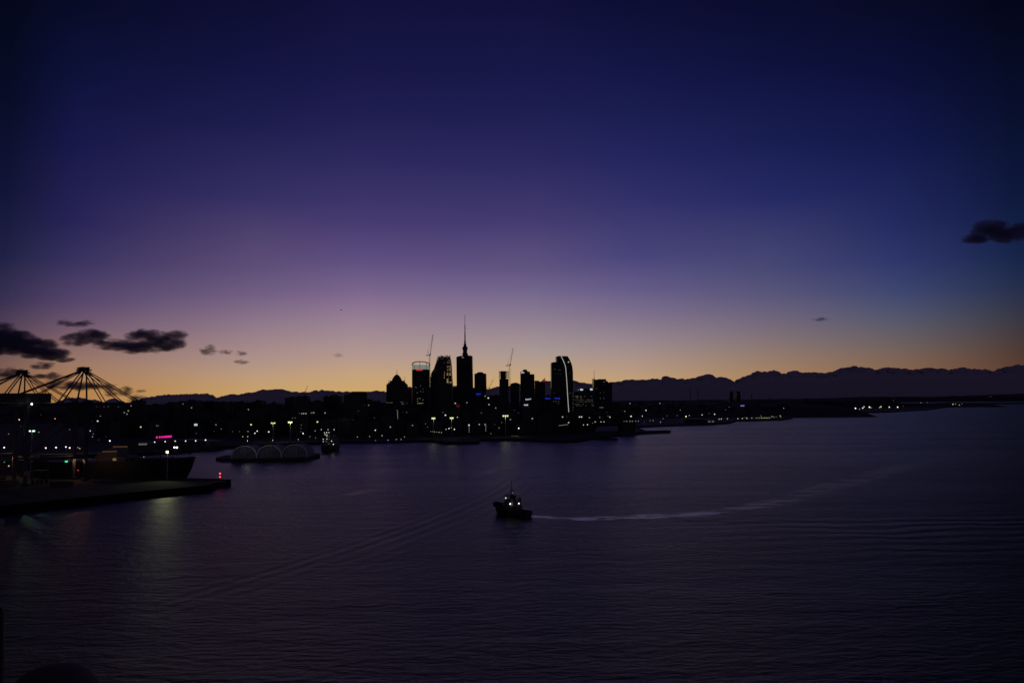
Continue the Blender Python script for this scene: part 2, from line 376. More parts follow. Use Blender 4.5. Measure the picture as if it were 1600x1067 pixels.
ridge('hills', [(-200, 634), (0, 633), (60, 636), (150, 634), (205, 630), (240, 635), (318, 631), (330, 626.5), (340, 629), (372, 628), (400, 629), (440, 633), (600, 630), (760, 632), (900, 629), (960, 630.5), (990, 632), (1010, 630.3), (1045, 629.5), (1100, 629), (1200, 628.5), (1240, 629.5), (1262, 631)], 3000, 1500, 'low dark hills behind the city', jit=1.5)
ridge('hills', [(1190, 630), (1260, 627.5), (1300, 626.5), (1330, 627), (1362, 625.5), (1382, 627.5), (1400, 630), (1450, 629.5), (1500, 629), (1512, 630.5)], 5200, 1200, 'dark wooded headland low on the right shore', jit=2.5, seed=3)
ridge('hills', [(-300, 637), (300, 632), (800, 627.5), (1000, 625.6), (1180, 624), (1300, 622), (1360, 619.5), (1450, 620), (1560, 616.5), (1640, 614), (1760, 612)], 14000, 3000, 'faint far coast along the horizon at right', jit=6, seed=5)
mb = MB()
def tree_lumps(mb, n, f):
    for _ in range(n):
        x, y, z, r = f(); mb.ball((x, y, z), r, 1, (1.2, 1.2, 0.9), 0.25)
def fr():
    px = random.uniform(960, 1236); p = at(px, 645, random.uniform(2450, 3000)); return p.x, p.y, random.uniform(6, 30 + (p.y - 2400) * 0.02), random.uniform(5, 10)
tree_lumps(mb, 420, fr)
def fl():
    px = random.uniform(0, 600); p = at(px, 640, random.uniform(2350, 3000)); return p.x, p.y, random.uniform(8, 34 + (p.y - 2400) * 0.02), random.uniform(5, 9)
tree_lumps(mb, 420, fl)
def fx():
    px = random.uniform(1245, 1395); p = at(px, 640, random.uniform(4700, 5200)); return p.x, p.y, random.uniform(4, 36), random.uniform(7, 13)
tree_lumps(mb, 220, fx)
tag(mb.build('woods', M['leaf']), 'dark tree cover on the low hills behind the shore', 'woods', kind='stuff')

# ------------------------------------------------------------------ clouds
def cloud_mat():
    m = bpy.data.materials.new('cloud_bank'); m.use_nodes = True; t = m.node_tree; b = t.nodes['Principled BSDF']
    b.inputs['Base Color'].default_value = (0.76, 0.74, 0.76, 1); b.inputs['Roughness'].default_value = 1.0; b.inputs['Specular IOR Level'].default_value = 0.0
    tcn = N(t, 'ShaderNodeTexCoord'); nz = N(t, 'ShaderNodeTexNoise'); nz.inputs['Scale'].default_value = 0.004; nz.inputs['Detail'].default_value = 6
    t.links.new(tcn.outputs['Object'], nz.inputs['Vector'])
    ou = t.nodes['Material Output']; lw = N(t, 'ShaderNodeLayerWeight'); lw.inputs[0].default_value = 0.5
    fm_ = N(t, 'ShaderNodeMapRange'); fm_.interpolation_type = 'SMOOTHSTEP'; t.links.new(math_n(t, 'ADD', lw.outputs['Facing'], math_n(t, 'MULTIPLY', math_n(t, 'SUBTRACT', nz.outputs['Fac'], 0.5), 0.5)), fm_.inputs[0])
    fm_.inputs[1].default_value = 0.55; fm_.inputs[2].default_value = 0.88
    tr = N(t, 'ShaderNodeBsdfTransparent'); mx = N(t, 'ShaderNodeMixShader'); t.links.new(fm_.outputs[0], mx.inputs[0]); t.links.new(b.outputs[0], mx.inputs[1]); t.links.new(tr.outputs[0], mx.inputs[2]); t.links.new(mx.outputs[0], ou.inputs[0])
    bp = N(t, 'ShaderNodeBump'); bp.inputs['Strength'].default_value = 0.5; bp.inputs['Distance'].default_value = 40
    t.links.new(nz.outputs['Fac'], bp.inputs['Height']); t.links.new(bp.outputs[0], b.inputs['Normal'])
    return m
prof = [(-60, 640), (60, 636), (90, 628), (110, 621), (130, 622), (160, 628), (178, 624), (200, 630), (215, 625), (228, 621), (262, 617), (300, 615), (322, 615), (333, 620), (337, 624), (343, 620), (352, 618), (370, 616), (385, 614), (400, 612), (410, 609), (435, 608), (450, 610), (470, 613), (490, 611), (505, 609), (530, 612), (600, 612), (628, 607), (640, 604), (650, 606), (705, 603), (740, 608), (760, 609), (785, 604), (830, 600), (856, 595), (897, 595), (910, 598), (927, 600), (957, 597), (972, 596), (976, 593), (986, 592), (996, 594), (1020, 592), (1032, 594), (1040, 589), (1060, 592), (1072, 592), (1088, 589.6), (1096, 589), (1104, 584), (1113, 588), (1116, 591), (1128, 589), (1136, 590), (1144, 595), (1149, 598), (1153, 592), (1162, 589), (1176, 586), (1184, 579.6), (1196, 581.6), (1209, 578), (1220, 584), (1230, 585), (1240, 579), (1250, 582), (1266, 581.6), (1280, 582), (1285, 585), (1294, 582), (1307, 580), (1317, 574.5), (1332, 572.8), (1356, 574.5), (1366, 577.4), (1379, 575.3), (1400, 574), (1413, 576.6), (1430, 578), (1447, 573.8), (1468, 576), (1485, 578), (1502, 575.3), (1526, 577), (1553, 579.5), (1568, 574.5), (1585, 572.8), (1589, 569), (1600, 571), (1650, 566), (1760, 560)]
YC = 42000.0; K = YC / F
pxs = np.array([p[0] for p in prof]); pys = np.array([p[1] for p in prof])
dm = [-62.0]
while dm[-1] < 1765: dm.append(dm[-1] + random.choice((4, 5, 7, 9, 12, 15)) * random.uniform(0.8, 1.2))
dm = np.array(dm); dmh = rng.uniform(1.2, 3.6, len(dm))
def ptop(x):
    i = int(np.searchsorted(dm, x)) - 1; i = max(0, min(i, len(dm) - 2)); wd_ = dm[i + 1] - dm[i]; u = 2 * (x - dm[i]) / wd_ - 1
    return float(np.interp(x, pxs, pys)) + 1.0 - min(dmh[i], wd_ * 0.36) * math.sqrt(max(0, 1 - u * u))
mb = MB(); x = -60.0
cv, cf = ico(3)
while x < 1740:
    for lay in range(3):
        r = random.uniform(1.8, 4.2) if lay < 2 else random.uniform(3, 6)
        cx = x + random.uniform(-3, 3)
        top = ptop(cx) + (random.uniform(0.2, 1.6) if lay < 2 else random.uniform(0.5, 3.5))
        yd = YC + 300 + random.uniform(-200, 200)
        c = at(cx, top + r + 0.3, yd)
        v = cv * (1 + 0.16 * np.sin(cv @ rng.normal(0, 4, (3, 1)) + rng.uniform(0, 6)) + 0.08 * np.sin(cv @ rng.normal(0, 9, (3, 1)) + rng.uniform(0, 6)))
        v = v * np.array([r * K * random.uniform(1.0, 2.2), r * K * 0.5, r * K]) + np.array(c)
        mb.add(v, cf)
    x += random.uniform(1.8, 3.0)
# body of the bank below the cauliflower tops
P = [(xx, ptop(xx)) for xx in np.arange(-60, 1741, 0.75)]
vs = []; rows = 6
for px, py in P:
    p = at(px, py, YC)
    for k in range(rows):
        f = k / (rows - 1); vs.append((p.x, YC - 200 * (1 - f) if k < rows - 1 else YC + 900, (p.z + 300) * f ** 0.8 - 300 if k < rows - 1 else p.z - 200))
fs = [(i * rows + k, (i + 1) * rows + k, (i + 1) * rows + k + 1, i * rows + k + 1) for i in range(len(P) - 1) for k in range(rows - 1)]
mb.add(vs, fs)
tag(mb.build('cloud_bank', cloud_mat(), smooth=True), 'long low bank of dark cumulus along the horizon', 'cloud bank', kind='stuff')

def vol_cloud(blobs, label, Yd=14000.0, dens=0.011, ns=1.0, solid=0.0):
    k = Yd / F
    cx = sum(b[0] for b in blobs) / len(blobs); cy = sum(b[1] for b in blobs) / len(blobs); c = at(cx, cy, Yd)
    m = bpy.data.materials.new('cloud_volume'); m.use_nodes = True; t = m.node_tree; t.nodes.clear()
    tcn = N(t, 'ShaderNodeTexCoord'); f = None; ext = np.zeros(3); mn = np.full(3, 1e9); mx_ = np.full(3, -1e9)
    for bx, by, bw, bh in blobs:
        p = at(bx, by, Yd) - c; rx, rz = bw / 2 * k * 1.35, bh / 2 * k * 1.35; ry = max(rx * 0.5, rz)
        mn = np.minimum(mn, [p.x - rx, -ry, p.z - rz]); mx_ = np.maximum(mx_, [p.x + rx, ry, p.z + rz])
        sb = N(t, 'ShaderNodeVectorMath', operation='SUBTRACT'); t.links.new(tcn.outputs['Object'], sb.inputs[0]); sb.inputs[1].default_value = (p.x, 0, p.z)
        ml = N(t, 'ShaderNodeVectorMath', operation='MULTIPLY'); t.links.new(sb.outputs[0], ml.inputs[0]); ml.inputs[1].default_value = (1 / rx, 1 / ry, 1 / rz)
        dt = N(t, 'ShaderNodeVectorMath', operation='DOT_PRODUCT'); t.links.new(ml.outputs[0], dt.inputs[0]); t.links.new(ml.outputs[0], dt.inputs[1])
        q = math_n(t, 'SUBTRACT', 1.0, dt.outputs['Value'])
        f = q if f is None else math_n(t, 'MAXIMUM', f, q)
    mp = N(t, 'ShaderNodeMapping'); mp.inputs['Scale'].default_value = (0.55, 0.6, 1.15); mp.inputs['Location'].default_value = (cx * 7, 0, cy)
    t.links.new(tcn.outputs['Object'], mp.inputs[0])
    nz = N(t, 'ShaderNodeTexNoise'); nz.inputs['Scale'].default_value = 1.35 * ns / (11 * k); nz.inputs['Detail'].default_value = 5; nz.inputs['Roughness'].default_value = 0.6
    t.links.new(mp.outputs[0], nz.inputs['Vector'])
    d = math_n(t, 'MULTIPLY_ADD', math_n(t, 'SUBTRACT', nz.outputs['Fac'], 0.5), 4.8, math_n(t, 'MULTIPLY_ADD', f, 1.15, -0.3 + solid))
    d = math_n(t, 'MULTIPLY', math_n(t, 'MINIMUM', math_n(t, 'MAXIMUM', d, 0.0), 1.0), math_n(t, 'MULTIPLY', math_n(t, 'MAXIMUM', math_n(t, 'MINIMUM', math_n(t, 'MULTIPLY', f, 3.0), 1.0), 0.0), dens))
    pv = N(t, 'ShaderNodeVolumePrincipled'); pv.inputs['Color'].default_value = (0.52, 0.51, 0.80, 1); pv.inputs['Anisotropy'].default_value = 0.0
    t.links.new(d, pv.inputs['Density'])
    o = N(t, 'ShaderNodeOutputMaterial'); t.links.new(pv.outputs[0], o.inputs['Volume'])
    # a rounded envelope round the blobs
    mbx = MB(); mid = (mn + mx_) / 2; hf = (mx_ - mn) / 2
    v, ff = ico(3)
    vv = np.sign(v) * np.abs(v) ** 0.55; vv = vv / np.abs(vv).max() * 1.02
    mbx.add(vv * hf * 1.03 + mid, ff)
    ob = mbx.build('cloud', m, loc=c); tag(ob, label, 'cloud', 'small dark clouds above the horizon'); return ob
vol_cloud([(-20, 530, 90, 44), (22, 535, 60, 34), (52, 543, 64, 28), (80, 553, 50, 18), (106, 563, 30, 8)], 'large dark cloud touching the left edge of the sky', ns=0.7, dens=0.014, solid=0.45)
vol_cloud([(66, 571, 40, 11)], 'small flat cloud between the largest left cloud and the port cranes')
vol_cloud([(118, 531, 44, 18), (143, 525, 50, 20), (172, 538, 50, 16), (210, 541, 60, 20), (226, 524, 52, 18), (255, 535, 60, 28), (276, 523, 30, 14)], 'long ragged dark cloud left of the city, above the port', ns=0.8, dens=0.013, solid=0.3)
vol_cloud([(103, 505, 26, 12), (122, 507, 34, 9), (137, 504, 20, 11)], 'thin dark streak of cloud above the long ragged one')
vol_cloud([(8, 508, 26, 11)], 'small faint cloud above the large one at the left edge', dens=0.006)
vol_cloud([(325, 547, 24, 16), (352, 549, 24, 9), (376, 552, 18, 8)], 'puffy dark cloud right of the long ragged cloud')
vol_cloud([(378, 565, 26, 7)], 'tiny flat cloud below the puffy one, lowest of the sky clouds left of the towers')
vol_cloud([(14, 583, 44, 20), (60, 588, 40, 7), (84, 588, 32, 12)], 'dark cloud behind the leftmost port crane', Yd=16000)
vol_cloud([(88, 600, 40, 14), (118, 603, 70, 14), (160, 604, 40, 10)], 'flat dark cloud behind the apex of the larger port crane', Yd=16000)
vol_cloud([(176, 613, 26, 14), (194, 611, 32, 14), (212, 622, 30, 12), (219, 611, 16, 6)], 'broken low cloud right of the larger port crane', Yd=16000)
vol_cloud([(528, 555, 18, 6)], 'tiny lone wisp of cloud left of the towers', dens=0.006)
vol_cloud([(1548, 359, 56, 26), (1578, 366, 56, 24), (1527, 373, 44, 14), (1598, 358, 40, 18)], 'dark lone cloud high at the right edge of the sky', ns=0.6, solid=0.3)
vol_cloud([(1281, 499, 32, 6)], 'tiny flat cloud alone in the sky right of the towers', dens=0.008)

# ------------------------------------------------------------------ buildings
BUILD = []     # (px0, px1, pytop, Y, root, frontY)
LANDM = [(30, 'under the left port crane'), (110, 'under the larger port crane'), (175, 'behind the docked cargo ship'), (250, 'near the pink sign'), (325, 'between the pink sign and the arched sheds'),
         (381, 'behind the first arched shed'), (420, 'behind the middle arched shed'), (460, 'behind the third arched shed'), (512, 'behind the brightly lit moored ship'), (555, 'on the shore by the blue quay lamps'),
         (618, 'below the tower with the pointed dome'), (655, 'below the round tower with red sign'), (690, 'below the unfinished tower'), (726, 'below the tower with tall spire'),
         (765, 'right of the tower with tall spire'), (790, 'below the framed-top tower'), (822, 'below the tower with white rooftop sign'), (850, 'below the red-tipped roof'), (880, 'below the curved tower with light strip'),
         (912, 'below the block with two white signs'), (942, 'below the block with thin antenna'), (1000, 'behind the dark breakwater'), (1075, 'on the shore below the two masts'), (1150, 'on the shore below the twin towers'),
         (1205, 'on the low point right of the twin towers'), (1300, 'on the left half of the headland'), (1370, 'on the right half of the headland'), (1450, 'on the low spit right of the headland'), (1560, 'on the far coast at right')]
def landmark(px): return min(LANDM, key=lambda l: abs(l[0] - px))[1]
WIN = []
def window(root, origin, px, py, w_, h_, Yf, c, s, name='window', label=None):
    k = Yf / F; p = at(px, py, Yf)
    x, y, z = p.x - origin[0], Yf - 0.35 - origin[1], p.z - origin[2]
    mb = MB(); a, b = w_ * k / 2, h_ * k / 2
    mb.box(x - a, x + a, y, y + 0.3, z - b, z + b)
    o = mb.build(name, emit(c, s), root)
    if label: o['label'] = label
    return o
def bld(px0, px1, py, Yf, label, depth=26, fm=0, cat='building', name='building', roof=True, group=None, wins=(), parapet=True, top=None):
    p0, p1 = at(px0, 640, Yf), at(px1, 640, Yf); zt = at((px0 + px1) / 2, py, Yf).z
    cx = (p0.x + p1.x) / 2; wd = p1.x - p0.x; o = (cx, Yf + depth / 2, DECK)
    root = thing(name, label, cat, o, group=group)
    h = zt - DECK; a, b = wd / 2, depth / 2
    mb = MB()
    if top: mb.prism([(at(x, y, Yf).x - cx, at(x, y, Yf).z - DECK) for x, y in top] + [(a, 0), (-a, 0)], -b, b)
    else: mb.box(-a, a, -b, b, 0, h)
    mb.build('wall', FAC[fm], root)
    if roof and not top:
        mb = MB(); mb.box(-a - 0.3, a + 0.3, -b - 0.3, b + 0.3, h + 0.005, h + 0.9)
        if wd > 12:
            q = random.uniform(-0.4, 0.1) * wd; mb.box(q, q + wd * random.uniform(0.18, 0.35), -b * 0.5, b * 0.4, h + 0.91, h + random.uniform(2.4, 4.0))
        if wd > 9:      # plant boxes, tanks and poles that make the roofline ragged
            for _ in range(random.randint(1, 3)):
                q = random.uniform(-0.45, 0.38) * wd; e = random.uniform(1.5, 3.5); mb.box(q, q + e, -b * 0.9, -b * 0.9 + e, h + 0.91, h + random.uniform(1.8, 3.2))
            q = random.uniform(-0.4, 0.4) * wd; mb.cyl((q, b * 0.7, h + 0.9), (q, b * 0.7, h + random.uniform(3, 7)), 0.12, n=5)
        mb.build('roof', M['roofing'], root)
    for (wx, wy, ww, wh, c, s) in wins: window(root, o, wx, wy, ww, wh, Yf, c, s)
    BUILD.append((px0, px1, py, Yf, root, o))
    return root, o
def spire(root, o, px, y0, y1, Yf, r=0.5, name='antenna'):
    p, q = at(px, y0, Yf), at(px, y1, Yf); ox = Vector(o); d = Vector((0, 12, 0))
    MB().cyl(p - ox + d, q - ox + d, r, r * 0.35, 6).build(name, M['steel'], root)
def glyphs(root, o, px, py, w_, h_, Yf, c, s, n, seed=1, name='sign', label=None, dy=1.2):
    """lettering too small to read: a line of strokes of the size of letters on a shallow box"""
    rr = random.Random(seed); k = Yf / F; p = at(px, py, Yf); x, z = p.x - o[0], p.z - o[2]; y = Yf - o[1] - dy
    mb = MB(); W_, H_ = w_ * k, h_ * k; st = W_ / n
    for i in range(n):
        x0 = x - W_ / 2 + i * st; t_ = st * 0.26
        mb.box(x0, x0 + t_, y, y + 0.4, z - H_ / 2, z + H_ / 2)
        kind = rr.randrange(3)
        if kind != 2: mb.box(x0 + t_ + 0.01, x0 + st * 0.8, y, y + 0.4, z + H_ * 0.28, z + H_ / 2)
        if kind != 1: mb.box(x0 + t_ + 0.01, x0 + st * 0.8, y, y + 0.4, z - H_ / 2, z - H_ * 0.28)
        mb.box(x0 + t_ + 0.01, x0 + st * 0.7, y, y + 0.4, z - H_ * 0.1, z + H_ * 0.1)
    b = mb.build(name, emit(c, s), root)
    if label: b['label'] = label
    return b

# skyline from left to right (px0, px1, top row, distance, label)
SKY = [
 (104, 122, 629, 1900, 'dark block behind the larger crane, left of its legs'), (128, 138, 627, 2000, 'narrow dark block seen through the crane legs'),
 (205, 219, 626.5, 1500, 'blocky dark building right of the larger port crane, topmost left of the pink sign'), (219, 238, 635, 1500, 'low dark building just right of the blocky one near the cranes'),
 (238, 247, 632, 1450, 'small dark block directly above the left end of the pink sign'), (247, 256, 636, 1500, 'lowest dark block above the pink sign'),
 (256, 271, 631, 1400, 'dark block above the right half of the pink sign'), (271, 290, 629, 1450, 'broad dark block right of the pink sign'),
 (290, 307, 626.6, 1350, 'flat-topped dark block, tallest above the row of six white quay lamps'), (307, 318, 638, 1500, 'low dark building in the gap right of the six quay lamps'),
 (338, 352, 629, 1600, 'dark building just right of the rounded treetops'), (353, 362, 628.5, 1650, 'dark building with flat roof above the first arched shed'), (364, 382, 629, 1600, 'wide low dark building above the first arched shed'),
 (383, 398, 630, 1500, 'dark building left of the slim tower above the sheds'), (399, 407.5, 626.6, 1500, 'slim dark tower rising above the gap between first and middle sheds'),
 (408, 420, 635.5, 1500, 'low dark building right of the slim tower above the sheds'), (420, 433, 631, 1450, 'dark rounded block above the middle arched shed'), (433, 445, 637, 1450, 'low dark building above the right end of the middle shed'),
 (445, 459, 622, 1400, 'dark tower above the third shed, left one of two'), (461.5, 479, 620.5, 1350, 'dark tower above the third shed, right one of two'),
 (479, 505, 628, 1300, 'long dark building with a row of lit windows'), (505, 530, 620, 1350, 'broad dark tower above the brightly lit moored ship'),
 (530, 538, 633, 1500, 'low dark block in the gap right of the broad tower'), (569, 578, 625, 1350, 'narrow dark block against the right side of the stepped tower'),
 (578, 600, 630, 1500, 'low dark block between stepped tower and pointed dome'), (583, 591, 627.5, 1550, 'small dark plant-topped block left of the pointed dome'), (633, 643, 609.5, 1750, 'dark block squeezed between pointed dome and round tower'),
 (706, 714, 607, 1900, 'low dark block between unfinished tower and spire tower'), (738, 742, 606, 2000, 'thin dark block right of the spire tower'), (760, 781, 618.5, 1700, 'low dark block in the gap where the small crane stands'),
 (956, 968, 631, 1900, 'low dark block right of the block with the thin antenna'), (968, 984, 634, 2000, 'lowest dark block at the right end of the city')]
for i, s in enumerate(SKY): bld(*s[:4], s[4], fm=i % 4, depth=random.uniform(18, 34), group='plain dark buildings of the skyline')
# front rows of low waterfront buildings
ROW = []; x = 150.0; n = 0
while x < 985:
    wpx = random.uniform(13, 27)
    Yf = 1130 + random.uniform(0, 60) if x > 500 else 1180 + random.uniform(0, 60)
    if x + wpx > 920: Yf += 120
    py = random.uniform(652, 668) if n % 3 else random.uniform(645, 655)
    if 660 < x + wpx / 2 < 760: py = max(py, 660)
    ROW.append((x, x + wpx, py, Yf)); x += wpx + random.uniform(0.3, 2.0); n += 1
x = 150.0
while x < 960:
    wpx = random.uniform(16, 32); Yf = 1240 + random.uniform(0, 60); ROW.append((x, x + wpx, random.uniform(636, 650) if not 200 < x < 340 else random.uniform(642, 652), Yf)); x += wpx + random.uniform(0, 4)
rows_by = {}
for r in sorted(ROW):
    key = (landmark((r[0] + r[1]) / 2), r[3] < 1235 or r[2] > 651); rows_by.setdefault(key, []).append(r)
ORD = ['first', 'second', 'third', 'fourth', 'fifth', 'sixth', 'seventh', 'eighth', 'ninth', 'tenth', 'eleventh', 'twelfth', 'thirteenth', 'fourteenth', 'fifteenth', 'sixteenth', 'seventeenth', 'eighteenth', 'nineteenth', 'twentieth']
for (lm, front), rs in rows_by.items():
    for i, r in enumerate(rs):
        kd = 'low waterfront building' if front else 'building a row back'
        lb = ('%s %s from left, %s' % (ORD[i], kd, lm)) if len(rs) > 1 else ('lone %s %s' % (kd, lm))
        bld(*r, lb, fm=random.randrange(4), depth=random.uniform(16, 26), group='low waterfront buildings')

# stepped tower at 537-569
bld(537, 569, 617, 1330, 'wide dark tower with stepped roof left of the pointed dome', fm=0, top=[(537, 622), (538, 616), (544, 616), (549, 613.5), (552, 611.5), (569, 611.5)][::1], roof=False)
# pointed dome tower
Yf = 1500; root, o = bld(603.5, 633.5, 600, Yf, 'dark tower topped by a pointed dome and thin spires', fm=0, depth=34, roof=False,
    wins=[(606, 629, 4, 0.8, 'd', 0.12), (611.5, 629, 4, 0.8, 'd', 0.14), (628, 628, 5, 0.7, 'd', 0.12), (629, 631, 4, 0.8, 'd', 0.16), (610, 642, 5, 0.8, 'd', 0.1)])
k = Yf / F; mb = MB()
def tier(mb, x0, x1, y0, y1, ins): a0 = at(x0, y0, Yf); a1 = at(x1, y1, Yf); mb.box(a0.x - o[0], a1.x - o[0], -17 + ins, 17 - ins, a0.z - o[2], a1.z - o[2])
tier(mb, 605.5, 631.5, 600, 597.6, 2); tier(mb, 608, 629, 597.6, 594.5, 5)
mb.build('upper_tier', FAC[0], root)
cz = at(618, 594.5, Yf); pr = [(r_ * k, at(618, y_, Yf).z - o[2]) for r_, y_ in ((8, 594.5), (7.4, 592), (6, 589.5), (4.2, 587), (2.2, 585.2), (0.4, 584.4))]
MB().lathe(pr, 12, (cz.x - o[0], 0)).build('dome', M['roofing'], root)
for px, y0, y1 in ((618, 585, 576.5), (605.5, 600, 592), (630.5, 598, 588)):
    p, q = at(px, y0, Yf), at(px, y1, Yf); MB().cyl((p.x - o[0], 0, p.z - o[2]), (q.x - o[0], 0, q.z - o[2]), 0.55, 0.2, 6).build('spire', M['steel'], root)
# slender lit facade edge
root, o = bld(600, 621, 640.5, 1225, 'dark building edged by a dotted vertical line of lamps', fm=2, depth=20)
for i in range(12): window(root, o, 620.3 + min(i, 1) * 0.9 + 0.1, 641 + i * 1.95, 1.2, 1.0, 1225, 'd', 0.32 if i < 11 else 0.15, name='edge_lamp')

# round tower
Yf = 1650; k = Yf / F; p = at(656, 640, Yf); rad = 14.0 * k; o = (p.x, Yf + rad, DECK)
root = thing('office_tower', 'round dark tower with pale lit crown and glowing red sign', 'tower', o)
zt = at(656, 577, Yf).z - DECK
MB().lathe([(rad, 0), (rad, zt)], 40).build('wall', FAC[1], root)
z1 = at(656, 569.5, Yf).z - DECK
MB().lathe([(rad * 0.90, zt + 0.01), (rad * 0.90, z1 - 0.4 * k)], 40).build('lit_crown', emit('t', 0.26), root)
mb = MB(); n = 48; tilt = 3.6 * k
ring = [(rad * 0.98 * math.cos(2 * math.pi * i / n), rad * 0.98 * math.sin(2 * math.pi * i / n)) for i in range(n)]
def rz_(i): return z1 + 1.0 * k - tilt * 1.0 * (ring[i % n][1] / rad)
for i in range(n):
    a, b = ring[i], ring[(i + 1) % n]; mb.cyl((a[0], a[1], rz_(i)), (b[0], b[1], rz_(i + 1)), 1.0, n=6)
mb.build('roof_ring', M['steel_pale'], root)
for i in range(0, n, 6):
    a = ring[i]; MB().cyl((a[0] * 0.97, a[1] * 0.97, zt), (a[0], a[1], rz_(i)), 0.45, n=5).build('column', M['steel'], root)
glyphs(root, o, 655.7, 577.4, 9.8, 3.2, Yf, 'r', 0.75, 4, 3, label='glowing red rooftop lettering', dy=0.6)
for wx, wy, c, s in ((652.5, 623, 'd', .2), (656, 622.5, 'd', .25), (661, 624.5, 'd', .2), (653, 630, 'y', .25), (655.5, 630, 'y', .3), (658, 630, 'y', .3), (660.5, 629.8, 'y', .2), (652.5, 626.5, 'y', .14), (657, 611.3, 'd', .1), (652, 613.5, 'd', .12), (661, 612, 'd', .08), (649, 604.5, 'd', .08), (657, 603, 'd', .1), (650.5, 606, 'd', .09), (661, 607.5, 'd', .06)):
    window(root, o, wx, wy, 1.6, 1.0, Yf - 0.8, c, s)
BUILD.append((642, 670, 577, Yf, root, o))

# unfinished tower: slabs and columns, open to the sky near the top
Yf = 1750; k = Yf / F; cx = at(689, 640, Yf).x; o = (cx, Yf + 16, DECK)
root = thing('unfinished_tower', 'tapering concrete tower under construction with open floors', 'tower', o)
def xl(y): return float(np.interp(y, [557, 560, 566, 572, 578, 583, 590, 600], [685, 683.5, 682, 680.2, 678, 674.5, 672.6, 672]))
def xr(y): return float(np.interp(y, [557, 562, 572, 590, 604], [701.5, 703, 704.2, 705, 706.2]))
zz = lambda y: at(689, y, Yf).z - DECK
mb = MB(); mb.box(at(672, 640, Yf).x - cx, at(706.2, 640, Yf).x - cx, -16, 16, 0, zz(601)); mb.build('wall', FAC[0], root)
mb = MB(); y = 601.0
slabs = []
while y > 557.5:
    slabs.append(y); y -= 2.35
for y in slabs: mb.box(at(xl(y) - 0.4, 640, Yf).x - cx, at(xr(y) + 0.3, 640, Yf).x - cx, -16, 16, zz(y), zz(y) + 0.75 * k)
mb.build('floor_slab', M['concrete'], root)
mb = MB()
mb.prism([(at(x_, 640, Yf).x - cx, zz(y_)) for x_, y_ in ((672, 601.1), (674.5, 584), (679, 578), (683, 563), (692.5, 560), (692, 601.1))], -14, 14)
mb.prism([(at(x_, 640, Yf).x - cx, zz(y_)) for x_, y_ in ((694.5, 601.1), (694.5, 559), (696.5, 559), (696.5, 601.1))], -12, 12)
mb.build('lift_core', M['concrete'], root)
mb = MB(); rr = random.Random(4)
for ya, yb in zip(slabs, slabs[1:] + [555.6]):
    xa, xb = xl(ya), xr(ya); n = 7
    for i in range(n + 1):
        X_ = at(xa + (xb - xa) * i / n, 640, Yf).x - cx
        for yy in (-15.5, 0, 15.5): mb.box(X_ - 0.45, X_ + 0.45, yy - 0.45, yy + 0.45, zz(ya), zz(yb) + (rr.uniform(-1, 2) if yb < 556 else 0))
mb.build('columns', M['concrete'], root)['kind'] = 'stuff'
mb = MB()   # partly fitted cladding and safety mesh
for ya in slabs:
    for i in range(8):
        if rr.random() < (0.30 + 0.5 * max(0, (ya - 575) / 26) ):
            xa = xl(ya) + (xr(ya) - xl(ya)) * i / 8; xb = xa + (xr(ya) - xl(ya)) / 8 - 0.1
            mb.box(at(xa, 640, Yf).x - cx, at(xb, 640, Yf).x - cx, -16.6, -16.3, zz(ya) + 0.75 * k, zz(ya) + 2.3 * k)
mb.build('cladding_panel', M['glass'], root)
BUILD.append((672, 706, 603, Yf, root, o))

# telecom spire tower and the tower in front of it
Yf = 2700; k = Yf / F; p = at(727, 640, Yf); o = (p.x, Yf, DECK)
root = thing('observation_tower', 'tall needle spire with a pod rising behind the flat tower', 'tower', o)
zz = lambda y: at(727, y, Yf).z - DECK
MB().lathe([(2.9 * k, 0), (2.6 * k, zz(556))], 16).build('shaft', M['concrete'], root)
MB().lathe([(r_ * k, zz(y_)) for r_, y_ in ((2.6, 556.2), (4.6, 554), (4.4, 552.6), (3.2, 551), (3.4, 547.5), (4.2, 544.6), (4.3, 543), (2.8, 541.6), (2.2, 539.5), (1.7, 537))], 20).build('pod', M['steel'], root)
MB().lathe([(r_ * k, zz(y_)) for r_, y_ in ((1.5, 537), (1.2, 532), (0.95, 531.5), (0.8, 520), (0.65, 519), (0.6, 509), (0.35, 508), (0.28, 492))], 10).build('mast', M['steel'], root)
mb = MB()
for y_ in (534, 526, 519, 513, 508): mb.lathe([(1.2 * k if y_ > 520 else 0.9 * k, zz(y_)), (1.2 * k if y_ > 520 else 0.9 * k, zz(y_ - 0.7))], 8)
mb.build('aerial_ring', M['steel'], root)
Yf = 1800
root, o = bld(713, 738.3, 557, Yf, 'tall flat dark tower in front of the needle spire', fm=1, depth=30, roof=False, wins=[(723, 558.6, 3.2, 0.8, 't', 0.35)],
    top=[(713.4, 600), (713, 557.6), (719, 555.9), (726, 555.6), (730, 554.6), (733, 555.4), (737.6, 555.8), (738.3, 600)])
root, o = bld(741.2, 759.6, 583.5, 1850, 'dark tower with chamfered roof right of the spire tower', fm=0, roof=False, top=[(741.2, 584), (745, 583), (746.5, 581.4), (753.5, 581.2), (755.5, 583), (759.6, 583.8)])
glyphs(root, o, 748, 615.4, 7.5, 1.6, 1850, 'B', 0.9, 4, 5, label='glowing blue lettering low on the tower')
glyphs(root, o, 747, 617.6, 5, 1.0, 1850, 'B', 0.25, 3, 6, label='dim blue line under the lettering')
